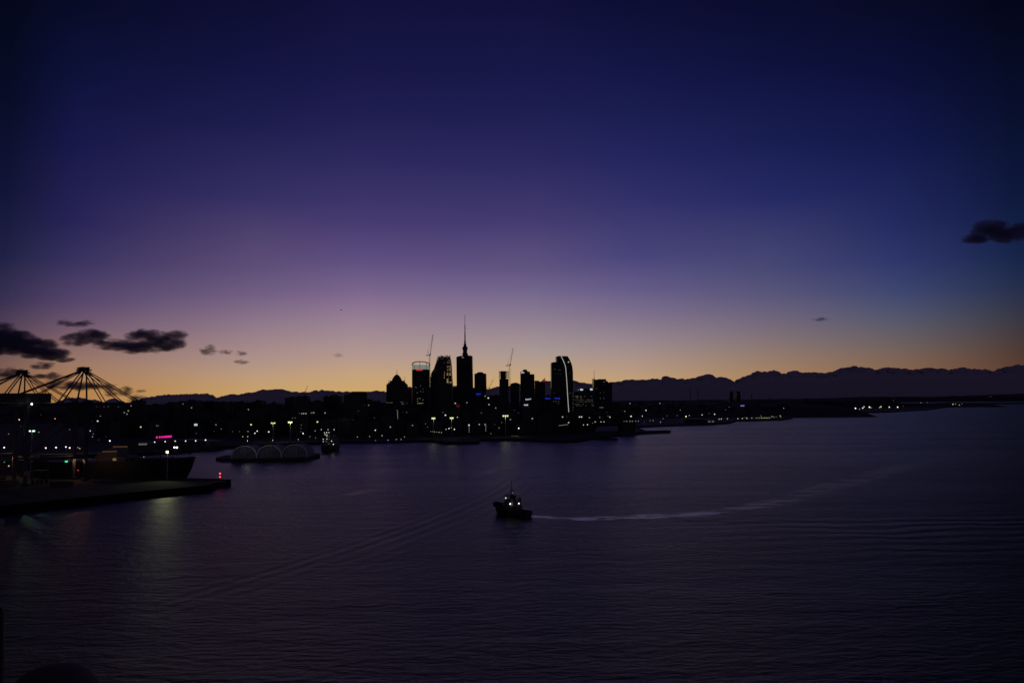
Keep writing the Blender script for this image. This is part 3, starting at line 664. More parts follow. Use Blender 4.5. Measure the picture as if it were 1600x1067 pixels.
# framed-top tower
Yf = 1600; k = Yf / F
root, o = bld(780.5, 795, 592, Yf, 'dark tower whose top floors are an open frame', fm=0, depth=20, roof=False)
zz = lambda y: at(788, y, Yf).z - DECK; xx = lambda x_: at(x_, 640, Yf).x - o[0]
mb = MB(); mb.box(xx(782.2), xx(791), -8, 8, zz(592), zz(579.6))
for y_ in (589, 586, 583, 580.6): mb.box(xx(780), xx(795.2), -10, 10, zz(y_), zz(y_ - 0.6))
for x_ in (780.3, 783, 786, 789, 792, 794.7):
    for yy in (-9.5, 9.0): mb.box(xx(x_ - 0.25), xx(x_ + 0.25), yy, yy + 0.6, zz(592), zz(580.6))
mb.build('open_frame', M['concrete'], root)
bld(797.5, 811, 598.5, 1900, 'dark tower with sloped roof right of the taller crane-served frame', fm=1, roof=False, top=[(797.5, 600), (800, 598.6), (806, 597.6), (811, 598.9)])
# tower with white rooftop sign
Yf = 1550
root, o = bld(813.2, 835, 584.5, Yf, 'dark tower with small white rooftop sign and round plant room', fm=1, depth=28, roof=False, top=[(813.2, 580.6), (828, 580.4), (828.3, 584.4), (835, 584.6)])
p = at(820.5, 580.5, Yf); MB().lathe([(4.0 * Yf / F, p.z - DECK), (3.9 * Yf / F, p.z - DECK + 2.2), (2.6 * Yf / F, p.z - DECK + 4.2), (0.6, p.z - DECK + 4.8)], 16, (p.x - o[0], 0)).build('plant_room', M['roofing'], root)
glyphs(root, o, 817, 582.2, 5.0, 2.0, Yf, 'c', 0.85, 3, 8, label='white lettering under the roof edge')
glyphs(root, o, 824.5, 624, 6.8, 1.8, Yf, 'c', 1.0, 4, 9, label='bright white lettering halfway down')
glyphs(root, o, 829.3, 623, 1.8, 1.6, Yf, 'c', 1.0, 1, 10, name='emblem')
root, o = bld(817, 828, 630.5, 1225, 'low block carrying a small bright white sign', fm=3, depth=16)
glyphs(root, o, 822.3, 632.7, 6.6, 1.5, 1225, 'c', 1.3, 4, 11, label='bright white lettering at the roofline')
# red sail roof
Yf = 1600
root, o = bld(835.5, 852, 595, Yf, 'dark building whose roof rises to a red-lit pointed fin', fm=0, depth=24, roof=False, top=[(835.5, 594.5), (841, 594.6), (846, 597.3), (848, 597.5), (852, 597.5)])
mb = MB(); k = Yf / F; a = [(846, 597.2), (852.2, 590.2), (852.2, 600.5), (849.5, 599)]
mb.prism([(at(x_, 640, Yf).x - o[0], at(850, y_, Yf).z - DECK) for x_, y_ in ((844.5, 597.6), (852.2, 590.4), (852.2, 597.6))], -11.9, 11.9); mb.build('roof_fin', M['roofing'], root)
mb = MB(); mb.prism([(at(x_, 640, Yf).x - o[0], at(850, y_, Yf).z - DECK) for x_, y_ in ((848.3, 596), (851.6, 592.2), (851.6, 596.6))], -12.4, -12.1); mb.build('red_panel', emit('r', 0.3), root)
# blue-signed low blocks
root, o = bld(850, 861, 619, 1500, 'low block with a glowing blue sign left of the curved tower', fm=1, depth=18)
glyphs(root, o, 856, 622.4, 8, 1.9, 1500, 'B', 0.8, 5, 12, label='glowing blue lettering')
root, o = bld(863, 878, 618.5, 1480, 'low block with a glowing blue sign at the foot of the curved tower', fm=1, depth=18)
glyphs(root, o, 871, 622.3, 8.6, 1.9, 1480, 'B', 0.8, 5, 13, label='glowing blue lettering')
for wx, wy in ((865, 627), (868.5, 627), (873, 627), (872.5, 630), (870, 639)): window(root, o, wx, wy, 2.6, 0.7, 1480, 'd', 0.07)
# curved tower
Yf = 1520; k = Yf / F
root, o = bld(861.7, 896, 566, Yf, 'tall curved tower with a bright vertical light strip', fm=1, depth=34, roof=False,
    top=[(861.7, 566.6), (865.5, 565.6), (870, 565.4), (869.2, 557.2), (873, 556), (887, 556.4), (889.5, 560.5), (892.2, 566), (894.3, 572.5), (895.3, 581), (895.8, 610)])
zz = lambda y: at(880, y, Yf).z - DECK; xx = lambda x_: at(x_, 640, Yf).x - o[0]
mb = MB(); L_ = [(877.8, 556.4), (880.5, 562), (883, 568), (884.6, 573.5), (885.6, 585), (886.4, 600), (887.4, 622), (889, 650)]
for a, b in zip(L_, L_[1:]): mb.cyl((xx(a[0]), -17.5, zz(a[1])), (xx(b[0]), -17.5, zz(b[1])), 0.55, n=6)
mb.build('light_strip', emit('w', 0.48), root)
mb = MB(); mb.cyl((xx(896.2), -10, zz(580)), (xx(896.4), -10, zz(611)), 0.4, n=5); mb.build('edge_strip', emit('w', 0.16), root)
mb = MB(); mb.box(xx(861.6) - 0.3, xx(861.6), -17, -16, zz(640), zz(566)); mb.build('corner_fin', M['steel_pale'], root)
window(root, o, 888.3, 565.6, 2.0, 1.4, Yf, 'y', 0.55)
for wx, wy, ww in ((865, 584.5, 1), (868, 584.5, 1), (872, 584, 1.4), (876, 584, 1), (891, 583, 1), (867, 577, 3), (874, 578, 4), (866, 613.5, 3), (886, 614, 2.6), (891, 614.3, 3)): window(root, o, wx, wy, ww, 0.7, Yf, 'd', 0.07)
mb = MB()
for y_ in np.arange(570, 650, 2.9): mb.box(xx(862), xx(876.5), -17.5, -17.0, zz(y_), zz(y_) + 0.5)
mb.build('floor_band', M['concrete'], root)
# block with two white signs
Yf = 1420
root, o = bld(896.5, 927.5, 610, Yf, 'broad dark block with two bright white rooftop signs', fm=0, depth=30, roof=False, top=[(896.5, 611.8), (903, 611), (906, 607.4), (911, 606.8), (921, 606.4), (927.5, 606.3)])
glyphs(root, o, 909, 608.5, 4.6, 2.3, Yf, 'c', 1.3, 3, 14, label='bright white rooftop sign, the left of two')
glyphs(root, o, 924.2, 608.2, 4.0, 2.3, Yf, 'c', 1.3, 3, 15, label='bright white rooftop sign, the right of two')
rr = random.Random(9)
for row, s0, d_ in ((619.2, .13, .55), (621.8, .2, .45), (624.6, .07, .8), (627.5, .04, .5), (631.5, .07, .7), (633.8, .04, .6)):
    x_ = 898.0
    while x_ < 926:
        ww = rr.uniform(1.2, 3)
        if rr.random() < d_: window(root, o, x_ + ww / 2, row, ww, 1.0, Yf, rr.choice('dyd'), s0 * rr.uniform(0.5, 1.5))
        x_ += ww + 0.7
# block with antenna
Yf = 1460
root, o = bld(927.8, 956.5, 597, Yf, 'broad dark block with a thin rooftop antenna at its left corner', fm=1, depth=30, roof=False,
    top=[(927.8, 591.5), (930, 592.8), (934, 593.2), (935, 592.2), (947, 592.2), (947.3, 595), (950, 596), (951, 597.5), (956.5, 597.8)])
p, q = at(927.9, 593, Yf), at(927.9, 578, Yf); MB().cyl((p.x - o[0] + 0.6, -14, p.z - DECK), (q.x - o[0] + 0.6, -14, q.z - DECK), 0.5, 0.2, 6).build('antenna', M['steel'], root)
for wx, wy, ww, s in ((944, 596.5, 3, .1), (938, 613.8, 1, .1), (943.5, 613, 1, .07), (938, 622.4, 1.2, .12), (943.3, 622.4, 1.2, .14), (932, 606.8, 3, .05), (939.6, 636.6, 6, .16), (926.5, 644, 4, .1), (934, 643.8, 2, .08), (939, 643.8, 3, .06), (948, 644, 2, .05)): window(root, o, wx, wy, ww, 0.9, Yf, 't' if ww == 6 else 'd', s)

# twin towers far right, masts
for i, (a, b, y_) in enumerate(((1140.8, 1146.2, 612.5), (1151.8, 1157.6, 612.2))):
    bld(a, b, y_, 3100, ('left' if i == 0 else 'right') + ' one of the two slim towers alone on the right shore', fm=1, depth=20, name='apartment_tower', cat='tower', group='twin towers on the right shore')
for i, (px, y0, y1, lb) in enumerate(((1079, 634, 608, 'left one of the pair of thin masts right of the city'), (1091, 634, 607, 'right one of the pair of thin masts right of the city'), (1175, 634, 616, 'short thin mast right of the twin towers'), (1202.5, 634, 620, 'shortest thin mast, last on the right shore'))):
    Yd = 2600; p, q = at(px, y0, Yd), at(px, y1, Yd)
    t_ = thing('radio_mast', lb, 'mast', (p.x, Yd, DECK), group='thin masts on the right shore')
    MB().truss((0, 0, 0), (0, 0, q.z - DECK), 1.6, 4, 0.35).build('lattice', M['steel'], t_)
    MB().cyl((0, 0, q.z - DECK), (0, 0, q.z - DECK + 4), 0.3, 0.1, 5).build('tip', M['steel'], t_)

# ------------------------------------------------------------------ tower cranes
def tower_crane(px, y0, ycab, jib, cj, Yd, label, wd=2.2, red=True):
    k = Yd / F; p = at(px, y0, Yd); b = at(px, ycab, Yd); o = Vector((b.x, Yd, DECK)); t_ = thing('tower_crane', label, 'crane', o, group='cranes over the city roofs')
    mm = M['steel_red'] if red else M['steel']
    L = lambda q: at(q[0], q[1], Yd) - o
    MB().truss((0, 0, 0), (0, 0, b.z - DECK), wd, wd * 1.1, 0.22).build('mast', mm, t_)
    top = Vector((0, 0, b.z - DECK))
    MB().box(-1.6, 1.6, -1.6, 1.6, top.z, top.z + 1.2).build('slewing_ring', M['steel'], t_)
    MB().box(0.6, 3.0, -1.0, 1.0, top.z + 1.25, top.z + 3.4).build('operator_cab', M['steel'], t_)
    J = L(jib); MB().truss(top + Vector((1.0, 0, 1.2)), J, wd * 0.7, wd * 1.1, 0.18).build('jib', mm, t_)
    q = L(cj); apex = top + Vector(((q.x) * 0.8, 0, (q.z - top.z)))
    MB().cyl(top + Vector((-0.6, 0, 1.2)), apex, 0.4, 0.25, 4).cyl(top + Vector((-4.0, 0, 1.0)), apex, 0.3, 0.2, 4).build('a_frame', mm, t_)
    MB().truss(top + Vector((-0.5, 0, 0.8)), top + Vector((-5.5, 0, 0.6)), 1.4, 1.5, 0.2).build('counter_jib', mm, t_)
    MB().box(-6.6, -4.6, -1.2, 1.2, top.z - 0.8, top.z + 1.6).build('counterweight', M['concrete'], t_)
    MB().cyl(apex, J, 0.09, n=4).cyl(apex, top + (J - top) * 0.6, 0.07, n=4).build('pendant_line', M['steel'], t_)
    MB().cyl(J, J + Vector((0.3, 0, -(J.z - top.z) * 0.35)), 0.06, n=4).build('hoist_rope', M['steel'], t_)
    return t_
tower_crane(671.3, 640, 555.5, (676.4, 523), (667.6, 546.5), 1700, 'tallest tower crane, between the round tower and the unfinished tower')
tower_crane(796.3, 640, 571.5, (801.6, 544.3), (793.4, 565), 1580, 'tower crane standing at the right side of the framed-top tower')
tower_crane(764, 640, 607.5, (770.5, 592.5), (762, 604), 2300, 'small distant tower crane in the gap right of the spire tower', red=False)
tower_crane(477.5, 640, 612, (480.5, 602.5), (476, 609.5), 3300, 'faint distant tower crane above the two towers left of the city', wd=1.6, red=False)

# ------------------------------------------------------------------ port: gantry cranes
def gantry(px, Y0, apexpx, label, s=1.0):
    w0 = at(px, 640, Y0); th = R(50); root = thing('gantry_crane', label, 'port crane', (w0.x, Y0, DECK), th, group='ship-to-shore gantry cranes')
    g, wd, Z1, Z2 = 34.0, 18.0, 47.0, 69.5                # local x = boom direction, waterside legs at x = 0
    for x_ in (0, -g):
        for y_ in (-wd / 2, wd / 2):
            m_ = M['steel_mid'] if x_ < 0 else M['steel']
            MB().box(x_ - 0.8, x_ + 0.8, y_ - 0.9, y_ + 0.9, 1.5, Z1).build('leg', m_, root)
            mb = MB(); mb.box(x_ - 1.2, x_ + 1.2, y_ - 4, y_ + 4, 0.75, 1.49)
            for q in (-3, -1, 1, 3): mb.cyl((x_ - 0.5, y_ + q, 0.4), (x_ + 0.5, y_ + q, 0.4), 0.4, n=10)
            mb.build('bogie', M['steel'], root)
    mb = MB()
    for x_ in (0, -g):
        mb.box(x_ - 0.7, x_ + 0.7, -wd / 2 + 0.92, wd / 2 - 0.92, 13, 14.6); mb.box(x_ - 0.7, x_ + 0.7, -wd / 2 + 0.92, wd / 2 - 0.92, Z1 - 2, Z1 - 0.2)
    for y_ in (-wd / 2, wd / 2): mb.box(-g + 0.82, -0.82, y_ - 0.5, y_ + 0.5, 14, 15.6)
    mb.build('portal_beam', M['steel'], root)
    mb = MB()
    for y_ in (-wd / 2, wd / 2): mb.cyl((-g, y_, 16), (-1, y_, Z1 - 2), 0.45, n=6)
    mb.build('diagonal_brace', M['steel'], root)
    mb = MB()
    for y_ in (-2.6, 2.6): mb.box(-g - 16, 38, y_ - 0.5, y_ + 0.5, Z1, Z1 + 2.0)
    for x_ in np.arange(-g - 16, 38, 6): mb.box(x_, x_ + 0.4, -2.1, 2.1, Z1 + 0.4, Z1 + 1.2)
    for x_ in (0, -g): mb.box(x_ - 0.6, x_ + 0.6, -wd / 2, wd / 2, Z1 + 0.05, Z1 + 1.4) if False else None
    mb.build('boom', M['steel'], root)
    mb = MB()
    for y_ in (-wd / 2 + 1, wd / 2 - 1): mb.cyl((0, y_, Z1), (1.5, y_ * 0.28, Z2), 0.55, 0.45, 6)
    for y_ in (-wd / 2 + 1, wd / 2 - 1): mb.cyl((-13, y_ * 0.5, Z1 + 2), (0.5, y_ * 0.28, Z2), 0.42, 0.4, 6)
    mb.build('a_frame', M['steel'], root)
    mb = MB(); mb.box(-2.6, 4.2, -3.6, 3.6, Z2 - 0.2, Z2 + 0.7)
    for x_, y_, h_ in ((-2, -3, 2.0), (0, -3.2, 2.8), (2.4, -2.5, 2.3), (3.8, 0, 2.0), (-2.2, 2.6, 2.2), (1, 3, 2.9), (3.5, 3.1, 1.8)): mb.cyl((x_, y_, Z2 + 0.7), (x_, y_, Z2 + h_), 0.22, n=5)
    mb.cyl((-2.6, -3.4, Z2 + 1.9), (4.2, -3.4, Z2 + 1.9), 0.1, n=4).cyl((-2.6, 3.4, Z2 + 1.9), (4.2, 3.4, Z2 + 1.9), 0.1, n=4)
    for y_ in (-2.4, 0, 2.4): mb.cyl((-1, y_ - 0.4, Z2 + 1.5), (-1, y_ + 0.4, Z2 + 1.5), 0.9, n=12).cyl((2.4, y_ - 0.4, Z2 + 1.5), (2.4, y_ + 0.4, Z2 + 1.5), 0.9, n=12)
    mb.build('apex_platform', M['steel'], root)
    for x_ in (14, 25, 37):
        for y_ in (-2.6, 2.6): MB().cyl((1.5, y_, Z2), (x_, y_, Z1 + 2.0), 0.34, n=5).build('forestay', M['steel'], root)
    for x_ in (-g, -g - 14):
        for y_ in (-2.6, 2.6): MB().cyl((-0.5, y_, Z2), (x_, y_, Z1 + 2.0), 0.34, n=5).build('backstay', M['steel'], root)
    mb = MB(); mb.box(-g - 13, -g + 14, -5.5, 5.5, Z1 + 2.05, Z1 + 7.4); mb.box(-g - 13.4, -g + 14.4, -5.9, 5.9, Z1 + 7.41, Z1 + 7.8); mb.build('machinery_house', M['steel'], root)
    mb = MB(); mb.box(9, 12, -1.5, 1.5, Z1 - 4.4, Z1 - 1.6); mb.box(8.9, 12.2, -1.2, 1.2, Z1 - 1.59, Z1 - 0.6); mb.build('operator_cab', M['glass'], root)
    mb = MB(); mb.box(-g - 1.2, -g + 1.2, -wd / 2 - 2.6, -wd / 2 - 0.95, 6, 8.5)
    mb.build('electrics_cabin', M['steel_pale'], root)
    mb = MB()
    for z_ in np.arange(4, Z1 - 3, 4.5): mb.cyl((-g - 1.6, wd / 2 + 1.0, z_), (-g + 1.6, wd / 2 + 1.0, z_ + 4.4), 0.1, n=4); mb.box(-g - 1.8, -g + 1.8, wd / 2 + 0.95, wd / 2 + 1.9, z_ + 4.3, z_ + 4.4)
    mb.build('stairway', M['steel'], root)
    for y_ in (-wd / 2 + 3, wd / 2 - 3):
        MB().ball((-0.2, y_, 12.6), 0.3, 1).build('portal_lamp', emit('o', 0.5), root); lamp_light(root, (-0.9, y_, 11.8), 'o', 420, 0.2)
    for x_, y_ in ((-g, -wd / 2), (-g, wd / 2)): MB().ball((x_ + 1.5, y_ - 1.6, Z1 + 1.2), 0.5, 2).build('work_light', emit('w', 6), root)
    return root
ga = gantry(127, 512, 126, 'larger, nearer lattice port crane with house and pale rear legs')
gb = gantry(31, 545, 28, 'smaller, farther port crane cut by the left edge')

# ship at the pier
def loft(mb, stations, close=True):
    """stations: list of rings (same length) of 3-D points"""
    n = len(stations[0]); o = len(mb.v); vs = [p for st in stations for p in st]; fs = []
    for k in range(len(stations) - 1):
        for i in range(n - 1): a = k * n + i; fs.append((a, a + 1, a + n + 1, a + n))
        if close: fs.append((k * n + n - 1, k * n, (k + 1) * n, (k + 1) * n + n - 1))
    fs.append(tuple(range(n))); fs.append(tuple(range((len(stations) - 1) * n, len(stations) * n)))
    mb.add(vs, fs)
def hull_mesh(L, B, D, draft, bow_rake, flare=1.0, sheer=1.5, stern=0.85, n=22):
    mb = MB(); st = []
    for i in range(n + 1):
        f = i / n; x = -L / 2 + L * f
        wd = B / 2 * (min(1, (stern + (1 - stern) * min(1, f / 0.15))) if f < 0.7 else math.cos((f - 0.7) / 0.3 * math.pi / 2 * 0.985) ** 0.75)
        wl = B / 2 * (stern * 0.92 + (1 - stern * .92) * min(1, f / 0.25)) * 0.97 if f < 0.62 else B / 2 * 0.97 * max(0.005, math.cos((f - 0.62) / 0.38 * math.pi / 2) ** 0.85)
        rk = bow_rake * max(0, (f - 0.8) / 0.2) ** 2
        zt = D + sheer * max(0, (f - 0.55) / 0.45) ** 1.6 + sheer * 0.25 * max(0, (0.2 - f) / 0.2)
        pts = []
        for sgn in (-1, 1):
            col = [(x + rk, sgn * wd, zt), (x + rk * 0.55, sgn * (wl + (wd - wl) * 0.5), zt * 0.45), (x, sgn * wl, 0.0), (x - rk * 0.2, sgn * wl * 0.7, -draft)]
            pts += col if sgn < 0 else col[::-1]
        st.append(pts)
    loft(mb, st); return mb
sp = at(62, 747, 545).x; bp_ = at(290, 747, 545).x; L_ = bp_ - sp
ship = thing('cargo_ship', 'black-hulled cargo ship docked behind the pier with raked bow', 'ship', ((sp + bp_) / 2, 546, 0))
hull_mesh(L_, 22, 13.2, 2.5, 6.0, sheer=2.2, n=30).build('hull', M['hull'], ship, smooth=False)
mb = MB()
for i in range(4): mb.box(-L_ / 2 + 44 + i * 11.5, -L_ / 2 + 53.5 + i * 11.5, -8, 8, 13.3, 14.8)
mb.build('hatch_cover', M['deckpaint'], ship)
mb = MB(); x0 = at(158, 700, 545).x - ship.location.x; x1 = at(205, 700, 545).x - ship.location.x
mb.box(x0, x1, -9, 9, 13.3, 16.2); mb.box(x0 + 1, x1 - 6, -8.4, 8.4, 16.21, 19.0); mb.box(x0 + 8, x1 - 7, -9.5, 9.5, 19.01, 21.6); mb.build('deckhouse', M['whitepaint'], ship)
mb = MB(); mb.cyl((x0 + 4, 0, 19), (x0 + 4, 0, 24), 1.4, 1.2, 12); mb.build('funnel', M['hull'], ship)
mb = MB(); mb.cyl((x1 - 10, 0, 21.6), (x1 - 10, 0, 28), 0.3, 0.12, 6).box(x1 - 10.1, x1 - 9.9, -2, 2, 25, 25.2); mb.build('mast', M['steel'], ship)
mb = MB(); mb.box(x0 + 9, x1 - 8, -9.62, -9.52, 19.9, 20.9); mb.build('bridge_window', M['glass'], ship)
k_ = 545 / F
for px, py, w_, c, s in ((188, 697.6, 22, 'o', .13), (171.5, 705.2, 22, 'o', .13), (179, 719, 5, 'o', .2)):
    p = at(px, py, 534); MB().box(p.x - ship.location.x - w_ * k_ / 2, p.x - ship.location.x + w_ * k_ / 2, -12.3, -12.1, p.z - 0.18, p.z + 0.18 + (1.2 if w_ == 5 else 0)).build('lit_rail', emit(c, s), ship)  # orange light on the decks drawn as glowing bars
for px in (215, 250):
    p = at(px, 705, 545); x_ = p.x - ship.location.x
    MB().cyl((x_, 0, 13.3), (x_, 0, 20), 0.6, 0.5, 8).cyl((x_, 0, 18), (x_ + 8, 0, 19.5), 0.3, 0.2, 6).build('deck_crane', M['steel'], ship)
mb = MB(); xb = L_ / 2 + 2; mb.cyl((xb, 0, 15.3), (xb, 0, 19.5), 0.2, 0.1, 6); mb.build('jackstaff', M['steel'], ship)
p = at(224, 713.7, 534); MB().ball((p.x - ship.location.x, -11.4, p.z), 0.3, 1).build('deck_lamp', emit('w', .5), ship)
for i, px in enumerate((271.5, 275.5)):
    p = at(px, 699, 545); x_ = p.x - ship.location.x
    MB().cyl((x_, 0, 13.4), (x_, 0, p.z - 0.6), 0.15, n=6).build('lamp_post', M['steel'], ship); MB().ball((x_, 0, p.z), 0.55, 2).build('deck_lamp', emit('k', 5), ship)

# terminal building with pink sign, lettering
p0 = at(205, 690, 905)
term = thing('terminal_shed', 'long dark wharf shed carrying the glowing pink sign', 'shed', (at(272, 690, 905).x, 920, DECK))
ox = term.location
a, b = at(236, 676, 905), at(336, 676, 905)
zsh = at(256, 687, 905).z - DECK
MB().prism([(a.x - ox.x, 0), (b.x - ox.x, 0), (b.x - ox.x, zsh - 2), ((a.x + b.x) / 2 - ox.x, zsh), (a.x - ox.x, zsh - 2)], -15, 15).build('wall', M['steel'], term)
mb = MB()
for i in range(5): xx_ = a.x - ox.x + 4 + i * (b.x - a.x) / 5; mb.box(xx_, xx_ + 5, -15.2, -15.02, 0, 5)
mb.build('roller_door', M['whitepaint'], term)
mb = MB(); pa, pb = at(241, 684, 905), at(272, 681.5, 905)
for q in (pa, (pa + pb) / 2, pb): mb.cyl((q.x - ox.x, -14, zsh - 3), (q.x - ox.x, -14, q.z - DECK), 0.3, n=6)
mb.build('sign_frame', M['steel'], term)
bd = MB(); k = 904 / F; c0 = at(245.3, 683.2, 904); c1 = at(259.5, 682.3, 904)
rr = random.Random(3)
bd.ball((c0.x - ox.x, -16.2, c0.z - DECK), 1.15, 2, (1, 0.2, 1.15)); bd.build('emblem', emit('p', 1.0), term)
bd = MB()
for i in range(9):
    px = 249.6 + i * 2.25; q = at(px, 682.9 - i * 0.14, 904); x_ = q.x - ox.x; z_ = q.z - DECK; hh = (1.15, 0.8, 1.0, 0.9, 1.25, 1.05, 1.3, 1.0, 1.25)[i]
    bd.box(x_ - 0.62, x_ - 0.12, -16.3, -15.9, z_ - hh, z_ + hh); bd.box(x_ - 0.11, x_ + 0.5, -16.3, -15.9, z_ + hh * 0.3, z_ + hh * 0.8)
    if i % 2: bd.box(x_ - 0.11, x_ + 0.5, -16.3, -15.9, z_ - hh * 0.9, z_ - hh * 0.35)
    else: bd.box(x_ - 0.11, x_ + 0.3, -16.3, -15.9, z_ - hh * 0.3, z_ + hh * 0.1)
bd.build('sign', emit('p', 1.5), term)['label'] = 'glowing pink lettering'
sh2 = thing('wharf_shed', 'smaller dark shed left of the pink sign with dim pale lettering', 'shed', (at(215, 690, 860).x, 872, DECK))
a, b = at(190, 690, 860), at(234, 690, 860); ox2 = sh2.location; h2 = at(222, 690.5, 860).z - DECK
MB().prism([(a.x - ox2.x, 0), (b.x - ox2.x, 0), (b.x - ox2.x, h2 - 1.5), (0, h2), (a.x - ox2.x, h2 - 1.5)], -12, 12).build('wall', M['steel'], sh2)
glyphs(sh2, tuple(ox2), 224, 693.8, 13, 2.2, 860, 'd', 0.28, 7, 21, label='dim pale lettering', dy=0.8)

# arched sheds on their own wharf
Ysh = G(420, 716, DECK).y
wp = [g2(337, 718.5), g2(346, 720.8), g2(400, 720), g2(480, 718.4), g2(500, 715.5), g2(500, 706, DECK), g2(400, 707, DECK), g2(352, 709, DECK)]
wharf = thing('wharf', 'low dark wharf carrying the three arched sheds', 'wharf', (0, 0, 0))
MB().slab(wp, -2, 2.2).build('deck', M['quay'], wharf)
for px, py in ((350, 719.5), (375, 720), (400, 719.6), (425, 719.2), (450, 718.8), (475, 718.2), (495, 716)):
    v = G(px, py, 0); MB().cyl((v.x, v.y - 0.6, -2), (v.x, v.y - 0.6, 3.0), 0.45, n=8).build('pile', M['bark'], wharf)
SH = [(362, 401, 697, 'leftmost of the three arched fabric sheds on the wharf'), (401.5, 440, 696, 'middle one of the three arched fabric sheds'), (440.5, 480, 694.8, 'rightmost of the three arched fabric sheds')]
for i, (xa, xb, yt, lb) in enumerate(SH):
    Yf = 722.0 + i * 3; a, b = at(xa, 715, Yf), at(xb, 715, Yf); r_ = (b.x - a.x) / 2; zt = at((xa + xb) / 2, yt, Yf).z - 2.2
    root = thing('arched_shed', lb, 'shed', ((a.x + b.x) / 2, Yf, 2.2), group='arched sheds on the wharf')
    def arc(s_, y_, n=20): return [(s_ * r_ * math.cos(math.pi * j / n), y_, s_ * zt * math.sin(math.pi * j / n) ** 0.8) for j in range(n + 1)]
    mb = MB(); n = 20; A, B_ = arc(1, 0), arc(1, 26); mb.add(A + B_, [(j, j + 1, n + 2 + j, n + 1 + j) for j in range(n)]); mb.build('roof', M['tent'], root, smooth=True)
    for y_ in (0.5, 25.5): MB().add(arc(0.96, y_), [tuple(range(n + 1))]).build('end_wall', M['tent'], root)
    mb = MB()
    for j in range(n): A = arc(1.0, -0.3); mb.cyl(A[j], A[j + 1], 0.5, n=6)
    mb.build('rim', M['rim_white'], root)
    mb = MB()
    for j in range(1, 10): x_ = -r_ + 2 * r_ * j / 10; zz_ = zt * max(0, 1 - (x_ / r_) ** 2) ** 0.4 * 0.94; mb.box(x_ - 0.12, x_ + 0.12, 0.15, 0.45, 0, zz_)
    mb.build('door_rib', M['steel'], root)
    lx, lz = r_ * 0.45, zt + 3.5     # added floodlight on a post, put in to brighten arch and rim
    MB().cyl((lx, -7, 0), (lx, -7, lz + 2), 0.12, n=6).build('lamp_post', M['steel'], root)
    MB().ball((lx, -7, lz + 2.1), 0.12, 1).build('lamp_head', M['steel'], root)
    lamp_light(root, (lx, -7.3, lz + 1.5), 'w', 300 if i == 0 else 140, 0.2)

# moored ship seen end-on with many lights
Yv = G(511, 706).y; v = thing('moored_ship', 'small dark moored ship glittering with white deck lamps', 'ship', (at(511, 700, Yv).x, Yv + 20, 0), R(90))
hull_mesh(40, 15, 6.5, 2, 2.0, sheer=1.5, n=16).build('hull', M['hull'], v)
mb = MB(); mb.box(-12, 12, -6.5, 6.5, 6.6, 10); mb.box(-9, 9, -5.5, 5.5, 10.01, 13.4); mb.box(-4, 7, -4.5, 4.5, 13.41, 16.8); mb.build('deckhouse', M['whitepaint'], v)
MB().cyl((0, 0, 16.8), (0, 0, 24), 0.4, 0.2, 6).box(-0.1, 0.1, -5, 5, 21, 21.3).build('mast', M['steel'], v)
for px, py, c, s in ((502, 671, 'w', .7), (512.5, 671, 'w', .7), (522, 671, 'w', .8), (507, 675.7, 'w', .7), (510.5, 675.7, 'w', .9), (514, 675.5, 'w', .8), (508, 678.8, 'w', .8), (510.7, 679.5, 'w', .8), (510.9, 681.5, 'w', .6), (505, 686, 'w', .8), (510.7, 685.7, 'w', .8), (505.3, 689.7, 'w', .7), (510, 689.5, 'g', .4), (518, 689, 'c', .9), (514, 693, 'w', .3), (521, 694, 'w', 1), (514, 682, 't', .25), (514, 686, 't', .25)):
    q = at(px, py, Yv - 1) - v.location; q = Matrix.Rotation(-R(90), 3, 'Z') @ q
    MB().ball(q, 0.45, 1).build('deck_lamp', emit(c, 1.8 * s * s), v)
    if s > .9: lamp_light(v, q + Vector((-1, 0, 0)), c, 60, 0.3)

# ------------------------------------------------------------------ containers and straddle carriers on the yard
def container(x, y, z, rz, m, label):
    L, W_, H_ = 12.2, 2.44, 2.6
    mb = MB(); mb.box(-L / 2 + .08, L / 2 - .08, -W_ / 2 + .05, W_ / 2 - .05, .05, H_ - .05)
    for i in range(24):
        q = -L / 2 + .3 + i * (L - .6) / 23.5
        mb.box(q, q + .22, -W_ / 2, -W_ / 2 + .049, .16, H_ - .16); mb.box(q, q + .22, W_ / 2 - .049, W_ / 2, .16, H_ - .16)
    for sx in (-1, 1):
        for sy in (-1, 1): a_, b_ = sorted((sx * L / 2, sx * (L / 2 - .16))); c_, d_ = sorted((sy * W_ / 2, sy * (W_ / 2 - .16))); mb.box(a_, b_, c_, d_, 0, H_)
    o_ = mb.build('shipping_container', m); o_.location = (x, y, z); o_.rotation_euler = (0, 0, rz)
    return tag(o_, label, 'container', 'shipping containers on the port yard')
cs = [(76, 540, 2, 0, 'rust container'), (76, 540, 2, 1, ''), (92, 552, 3, 2, ''), (28, 560, 1, 3, ''), (14, 580, 2, 4, ''), (-4, 566, 2, 0, ''), (40, 600, 3, 1, '')]
CN = ['rust-red', 'blue', 'green', 'grey', 'ochre']
spots = []
for px, Y_ in ((5, 575), (26, 585), (47, 600)):
    for j in range(4): spots.append((px + j * 0.6, Y_ + j * 3.2, 3 if j % 2 else 2))
for px, Y_ in ((14, 486), (100, 476)): spots.append((px, Y_, 1))
seen = {}
